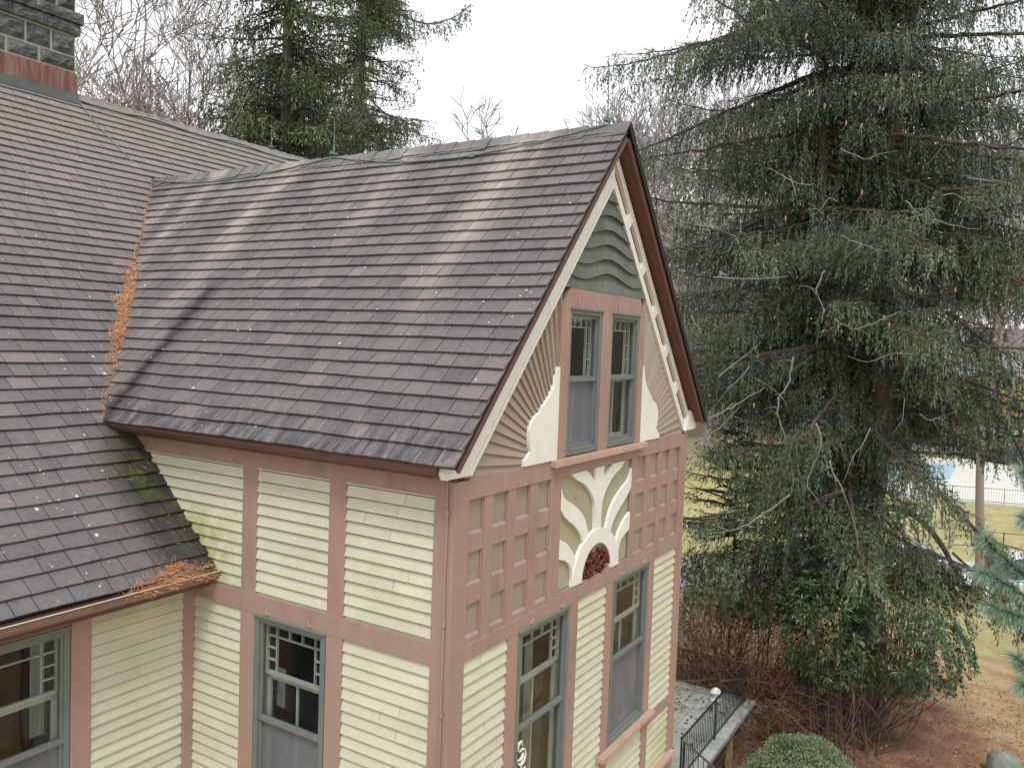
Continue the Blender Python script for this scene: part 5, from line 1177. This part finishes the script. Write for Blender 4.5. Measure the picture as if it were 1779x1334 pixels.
# ---- rocks
mrock = simple('grey_fieldstone', lin(122, 126, 118), .85, .25, 3, bmp=.9, dirt=(lin(160, 166, 150), .8))
for k, (u, v, t_, sx_, sy_, sz_, lb) in enumerate(((1700, 1312, 18.4, .55, .42, .32, 'dark rounded boulder at the left of the rock group'), (1745, 1300, 19.4, .48, .42, .42, 'flat faced grey boulder in the middle of the rock group'), (1779, 1318, 18.6, .32, .3, .26, 'pale small boulder at the right of the rock group'))):
    p_ = at(u, v, t_); z = float(hgt(p_[0], p_[1])); bm = bmesh.new(); bmesh.ops.create_icosphere(bm, subdivisions=3, radius=1)
    rg = np.random.default_rng(k+100); pl_ = unit(rg.normal(size=(9, 3))); ds = rg.uniform(.62, .85, 9)
    for v_ in bm.verts:
        c_ = np.array(v_.co)
        for q, dd in zip(pl_, ds):
            s_ = c_@q
            if s_ > dd: c_ = c_-q*(s_-dd)*.9
        c_ = c_*(1+.03*wob3(c_*6, 1., k)); v_.co = c_*[sx_, sy_, sz_]
    me = bpy.data.meshes.new('boulder'); bm.to_mesh(me); bm.free(); o = link('boulder', me, mrock, smooth=False); o.location = (p_[0], p_[1], z+sz_*.35); o.rotation_euler = (0, 0, k*1.3); tag(o, lb, 'boulder', 'boulders at the lower right')

# ---- white pine, its trunk outside the frame, boughs reaching in
rg = np.random.default_rng(61); pb = at(2300, 900, 4.6); zb_ = GROUND; root = empty('pine_tree', (pb[0], pb[1], zb_)); tag(root, 'white pine boughs with long blue green needles reaching in at the right edge', 'pine tree')
mb = MB(); mb.tube([(pb[0], pb[1], zb_-.1), (pb[0], pb[1], -2), (pb[0]+.1, pb[1], 5)], [.22, .17, .08], 12); mb.build('trunk', M['bark'], root, smooth=True)
bough = [[(2250, 1180, 4.6), (2000, 1100, 4.3), (1860, 1075, 4.1), (1790, 1010, 4.0), (1735, 960, 3.95), (1712, 935, 3.9)], [(1860, 1075, 4.1), (1790, 1040, 4.0), (1730, 1005, 3.9), (1705, 995, 3.85)], [(1860, 1078, 4.1), (1800, 1078, 4.0), (1750, 1065, 3.9), (1722, 1052, 3.85)],
         [(2250, 1350, 4.6), (1950, 1280, 4.2), (1850, 1220, 4.0), (1795, 1170, 3.9), (1765, 1140, 3.85)], [(1850, 1222, 4.0), (1810, 1215, 3.9), (1775, 1190, 3.85)], [(1880, 1000, 4.2), (1830, 900, 4.2), (1800, 850, 4.15), (1778, 815, 4.1)], [(1820, 930, 4.1), (1795, 905, 4.1), (1780, 900, 4.0)]]
mb = MB(); B, Dv = [], []
for pl_ in bough:
    C_ = np.array(cr3([at(*q) for q in pl_], 10)); mb.tube(C_, list(np.linspace(.012 if len(pl_) < 6 else .03, .003, len(C_))), 6)
    ln = np.linalg.norm(np.diff(C_, axis=0), axis=1); cum = np.concatenate([[0], np.cumsum(ln)]); tot = cum[-1]; nf = int(min(tot, .40)/.0019)
    s_ = tot-rg.uniform(0, 1, nf)**.9*min(tot, .36); P_ = np.stack([np.interp(s_, cum, C_[:, k]) for k in range(3)], 1); T_ = unit(np.stack([np.interp(s_, cum, np.gradient(C_[:, k])) for k in range(3)], 1))
    for _ in range(5):
        r_ = unit(np.cross(T_, rg.normal(size=T_.shape))); r_ = unit(r_+[0, 0, -.25]); B.append(P_); Dv.append(unit(T_*1.0+r_*rg.uniform(.4, 1.0, nf)[:, None]))
mb.build('bough', M['limb'], root, smooth=True)
B = np.concatenate(B); Dv = np.concatenate(Dv); n = len(B); L = rg.uniform(.06, .10, n); S_ = unit(np.cross(Dv, rg.normal(size=Dv.shape))); w_ = .0011; Mid = B+Dv*(L*.55)[:, None]-np.outer(L*.03, [0, 0, 1]); Tip = B+Dv*L[:, None]-np.outer(L*.16, [0, 0, 1])
Q = np.concatenate([np.stack([B-S_*w_, B+S_*w_, Mid+S_*w_, Mid-S_*w_], 1), np.stack([Mid-S_*w_, Mid+S_*w_, Tip+S_*w_*.4, Tip-S_*w_*.4], 1)]); tn_ = np.clip(rg.normal(.5, .22, n), 0, 1); npq('crown', Q, np.tile(tn_, 2), M['pine'], root)

# ---- wire fence on the far lawn
a = np.array([*ap(1470, 935, -7.75), 0]); b2 = np.array([*ap(1790, 965, -7.75), 0]); root = empty('wire_fence', (a[0], a[1], -7.8)); tag(root, 'thin dark wire fence with slim posts across the far lawn', 'fence'); k = 7
P_ = [a+(b2-a)*i/k for i in range(k+1)]; P_ = [np.array([p_[0], p_[1], float(hgt(p_[0], p_[1]))]) for p_ in P_]
for p_ in P_: mb = MB(); mb.tube([p_, p_+[0, 0, 1.15]], .03, 6); mb.build('post', M['iron'], root)
mb = MB(); mb.tube([p_+np.array([0, 0, 1.12]) for p_ in P_], .018, 5)
for h_ in (.3, .6, .85): mb.tube([p_+np.array([0, 0, h_]) for p_ in P_], .005, 3)
mb.build('wire', M['iron'], root)
a = np.array([*ap(1440, 853, pz), 0]); b2 = np.array([*ap(1790, 880, pz), 0]); root = empty('pool_fence', (a[0], a[1], pz)); tag(root, 'low dark picket fence along the near edge of the pool', 'fence'); k = 80
for h_ in (.15, 1.1): mb = MB(); mb.tube([(a[0], a[1], pz+h_), (b2[0], b2[1], pz+h_)], .02, 4); mb.build('rail', M['iron'], root)
for i in range(k+1): q = a+(b2-a)*i/k; mb = MB(); mb.tube([(q[0], q[1], pz), (q[0], q[1], pz+1.15)], .03 if i % 10 == 0 else .008, 4); mb.build('picket', M['iron'], root)

# ---- cars
mwin = simple('car_glass', lin(30, 36, 42), .12, .05, 3, bmp=0, spec=.8); mtyre = simple('tyre_rubber', lin(32, 32, 34), .8, .1, 5); mrim = simple('wheel_rim', lin(170, 172, 175), .3, .05, 5, metal=.7); mhl = simple('head_lamp', lin(220, 224, 226), .15, .03, 5); mtl = simple('tail_lamp', lin(150, 30, 30), .25, .05, 5)
def car(x, y, rz, col, label, suv=False, group='parked cars'):
    z = float(hgt(x, y))+.08; root = empty('parked_car', (x, y, z)); paint = simple('car_paint', col, .25, .03, 2, bmp=0, spec=.7); tag(root, label, 'car', group)
    H = 1.72 if suv else 1.45; Lc = 4.6; hw = .9
    def loft(secs, name, mat, bevel=.03):
        mb = MB(); k = len(secs[0]); base_ = len(mb.v)
        for s_ in secs:
            for p_ in s_: mb.v.append(p_); mb.t.append(.5)
        for i in range(len(secs)-1):
            for j in range(k): mb.f.append((i*k+j, i*k+(j+1) % k, (i+1)*k+(j+1) % k, (i+1)*k+j))
        mb.f.append(tuple(range(k))[::-1]); mb.f.append(tuple((len(secs)-1)*k+j for j in range(k)))
        me = mb.mesh(name); o = link(name, me, mat, None, bevel, True); o.parent = root; return o
    body = [(-2.25, .42, .72), (-2.2, .3, .88), (-1.9, .26, .95 if not suv else 1.0), (-1.0, .22, .98), (.7, .22, .96), (1.7, .24, .88), (2.15, .28, .74), (2.28, .40, .6)]
    loft([[(xx, -hw*w_, zl), (xx, hw*w_, zl), (xx, hw*w_, zu-.15), (xx, hw*w_*.9, zu), (xx, -hw*w_*.9, zu), (xx, -hw*w_, zu-.15)] for (xx, zl, zu), w_ in zip(body, (.86, .94, 1, 1, 1, .98, .92, .82))], 'body', paint)
    cab = [(-2.0 if suv else -1.55, .93), (-1.75 if suv else -1.0, H-.03), (-.3, H), (.35, H-.06), (1.1, .92)]
    loft([[(xx, -hw*w_, .9), (xx, hw*w_, .9), (xx, hw*w2, zu-.02), (xx, -hw*w2, zu-.02)] for (xx, zu), w_, w2 in zip(cab, (.86, .92, .95, .94, .84), (.8, .76, .78, .76, .8))], 'windows', mwin, .02)
    loft([[(xx, -hw*.70, zz_), (xx, hw*.70, zz_), (xx, hw*.68, zz_+.05), (xx, -hw*.68, zz_+.05)] for xx, zz_ in ((-1.72 if suv else -.98, H-.06), (-.9, H-.02), (-.2, H-.01), (.36, H-.07))], 'roof', paint, .02)
    for sx_ in (-1.4, 1.4):
        for sy_ in (-1, 1):
            mb = MB(); mb.tube([(sx_, sy_*.70, .33), (sx_, sy_*.93, .33)], .33, 18); o = mb.build('wheel', mtyre); o.parent = root
            mb = MB(); mb.tube([(sx_, sy_*.92, .33), (sx_, sy_*.945, .33)], .21, 12); r_ = mb.build('rim', mrim); r_.parent = o
    for sy_ in (-1, 1):
        mb = MB(); mb.box((2.12, sy_*.62-.14, .60), (2.26, sy_*.62+.14, .74)); o = mb.build('headlight', mhl, bevel=.02); o.parent = root; mb = MB(); mb.box((-2.27, sy_*.66-.12, .70), (-2.15, sy_*.66+.12, .86)); o = mb.build('tail_light', mtl, bevel=.02); o.parent = root
    mb = MB(); mb.box((2.2, -.5, .44), (2.285, .5, .60)); o = mb.build('grille', mtyre, bevel=.02); o.parent = root
    root.rotation_euler = (0, 0, rz)
def cxy(u, v): r_ = CF+CR*(u-889.5)/F_PX-CU*(v-667)/F_PX; k = (-7.72-CAM[2])/r_[2]; p_ = CAM+r_*k; return p_[0], p_[1]
da_ = math.atan2(e[1], e[0])
x, y = cxy(1738, 1034); car(x, y, da_+math.pi+.25, lin(226, 226, 228), 'white car with dark windscreen behind the pine boughs', True)
x, y = cxy(1430, 990); car(x, y, da_, lin(222, 224, 228), 'white car glimpsed between the spruce and the hemlock')
x, y = cxy(1590, 1000); car(x, y, da_, lin(176, 184, 192), 'silver car behind the small greyish rhododendron')
for u, v, cl_, lb, su in ((1722, 800, (60, 64, 70), 'dark car with pale roof beyond the pool, left of the two dark ones', True), (1765, 806, (44, 48, 54), 'dark car beyond the pool at the right edge', True), (1745, 772, (228, 230, 232), 'white car parked behind the dark ones', False), (1610, 766, (186, 190, 194), 'silver car far behind the pool', False)):
    x, y = ap(u, v, -7.9); car(x, y, rad(-60)+.2, lin(*cl_), lb, su)

# ---- far houses
def far_house(u, t_, v0, wid, hh_, col, roofc, label, rz):
    p_ = at(u, 600, t_); x, y = p_[0], p_[1]; z = float(hgt(x, y)); root = empty('far_house', (x, y, z)); tag(root, label, 'house'); d2 = wid*.35
    wm = simple('far_wall', col, .7, .08, .6, bmp=0); rm = simple('far_roof', roofc, .8, .12, .8, bmp=0)
    def ad(mb, nm, m_): o = mb.build(nm, m_); o.parent = root; return o
    mb = MB(); mb.box((-d2, -wid/2, 0), (d2, wid/2, hh_)); w_ = ad(mb, 'wall', wm)
    mb = MB(); a_ = [(-d2-.4, -wid/2-.4, hh_), (d2+.4, -wid/2-.4, hh_), (0, -wid/2-.4, hh_+d2*.8)]; b_ = [(q[0], wid/2+.4, q[2]) for q in a_]; mb.poly(a_); mb.poly(b_[::-1]); [mb.poly([a_[i], a_[(i+1) % 3], b_[(i+1) % 3], b_[i]]) for i in range(3)]; ad(mb, 'roof', rm)
    for i in range(5):
        yy_ = -wid/2+wid*(i+.5)/5
        for zz_ in ((1.0, 2.4), (3.6, 4.9)) if hh_ > 5 else ((1.0, 2.4),): mb = MB(); mb.box((-d2-.05, yy_-.5, zz_[0]), (-d2+.02, yy_+.5, zz_[1])); ad(mb, 'window', mwin)
    root.rotation_euler = (0, 0, rad(YAW)-.25)
far_house(1722, 116, 0, 12, 5.0, lin(204, 180, 104), lin(140, 138, 140), 'yellow two storey house beyond the car park', 0)
far_house(1575, 125, 0, 13, 5.4, lin(214, 216, 222), lin(120, 120, 126), 'pale grey house seen behind the spruce stems', 0)
far_house(1392, 118, 0, 9, 5.0, lin(206, 150, 116), lin(120, 110, 108), 'small salmon coloured house seen through the left of the spruce', 0)
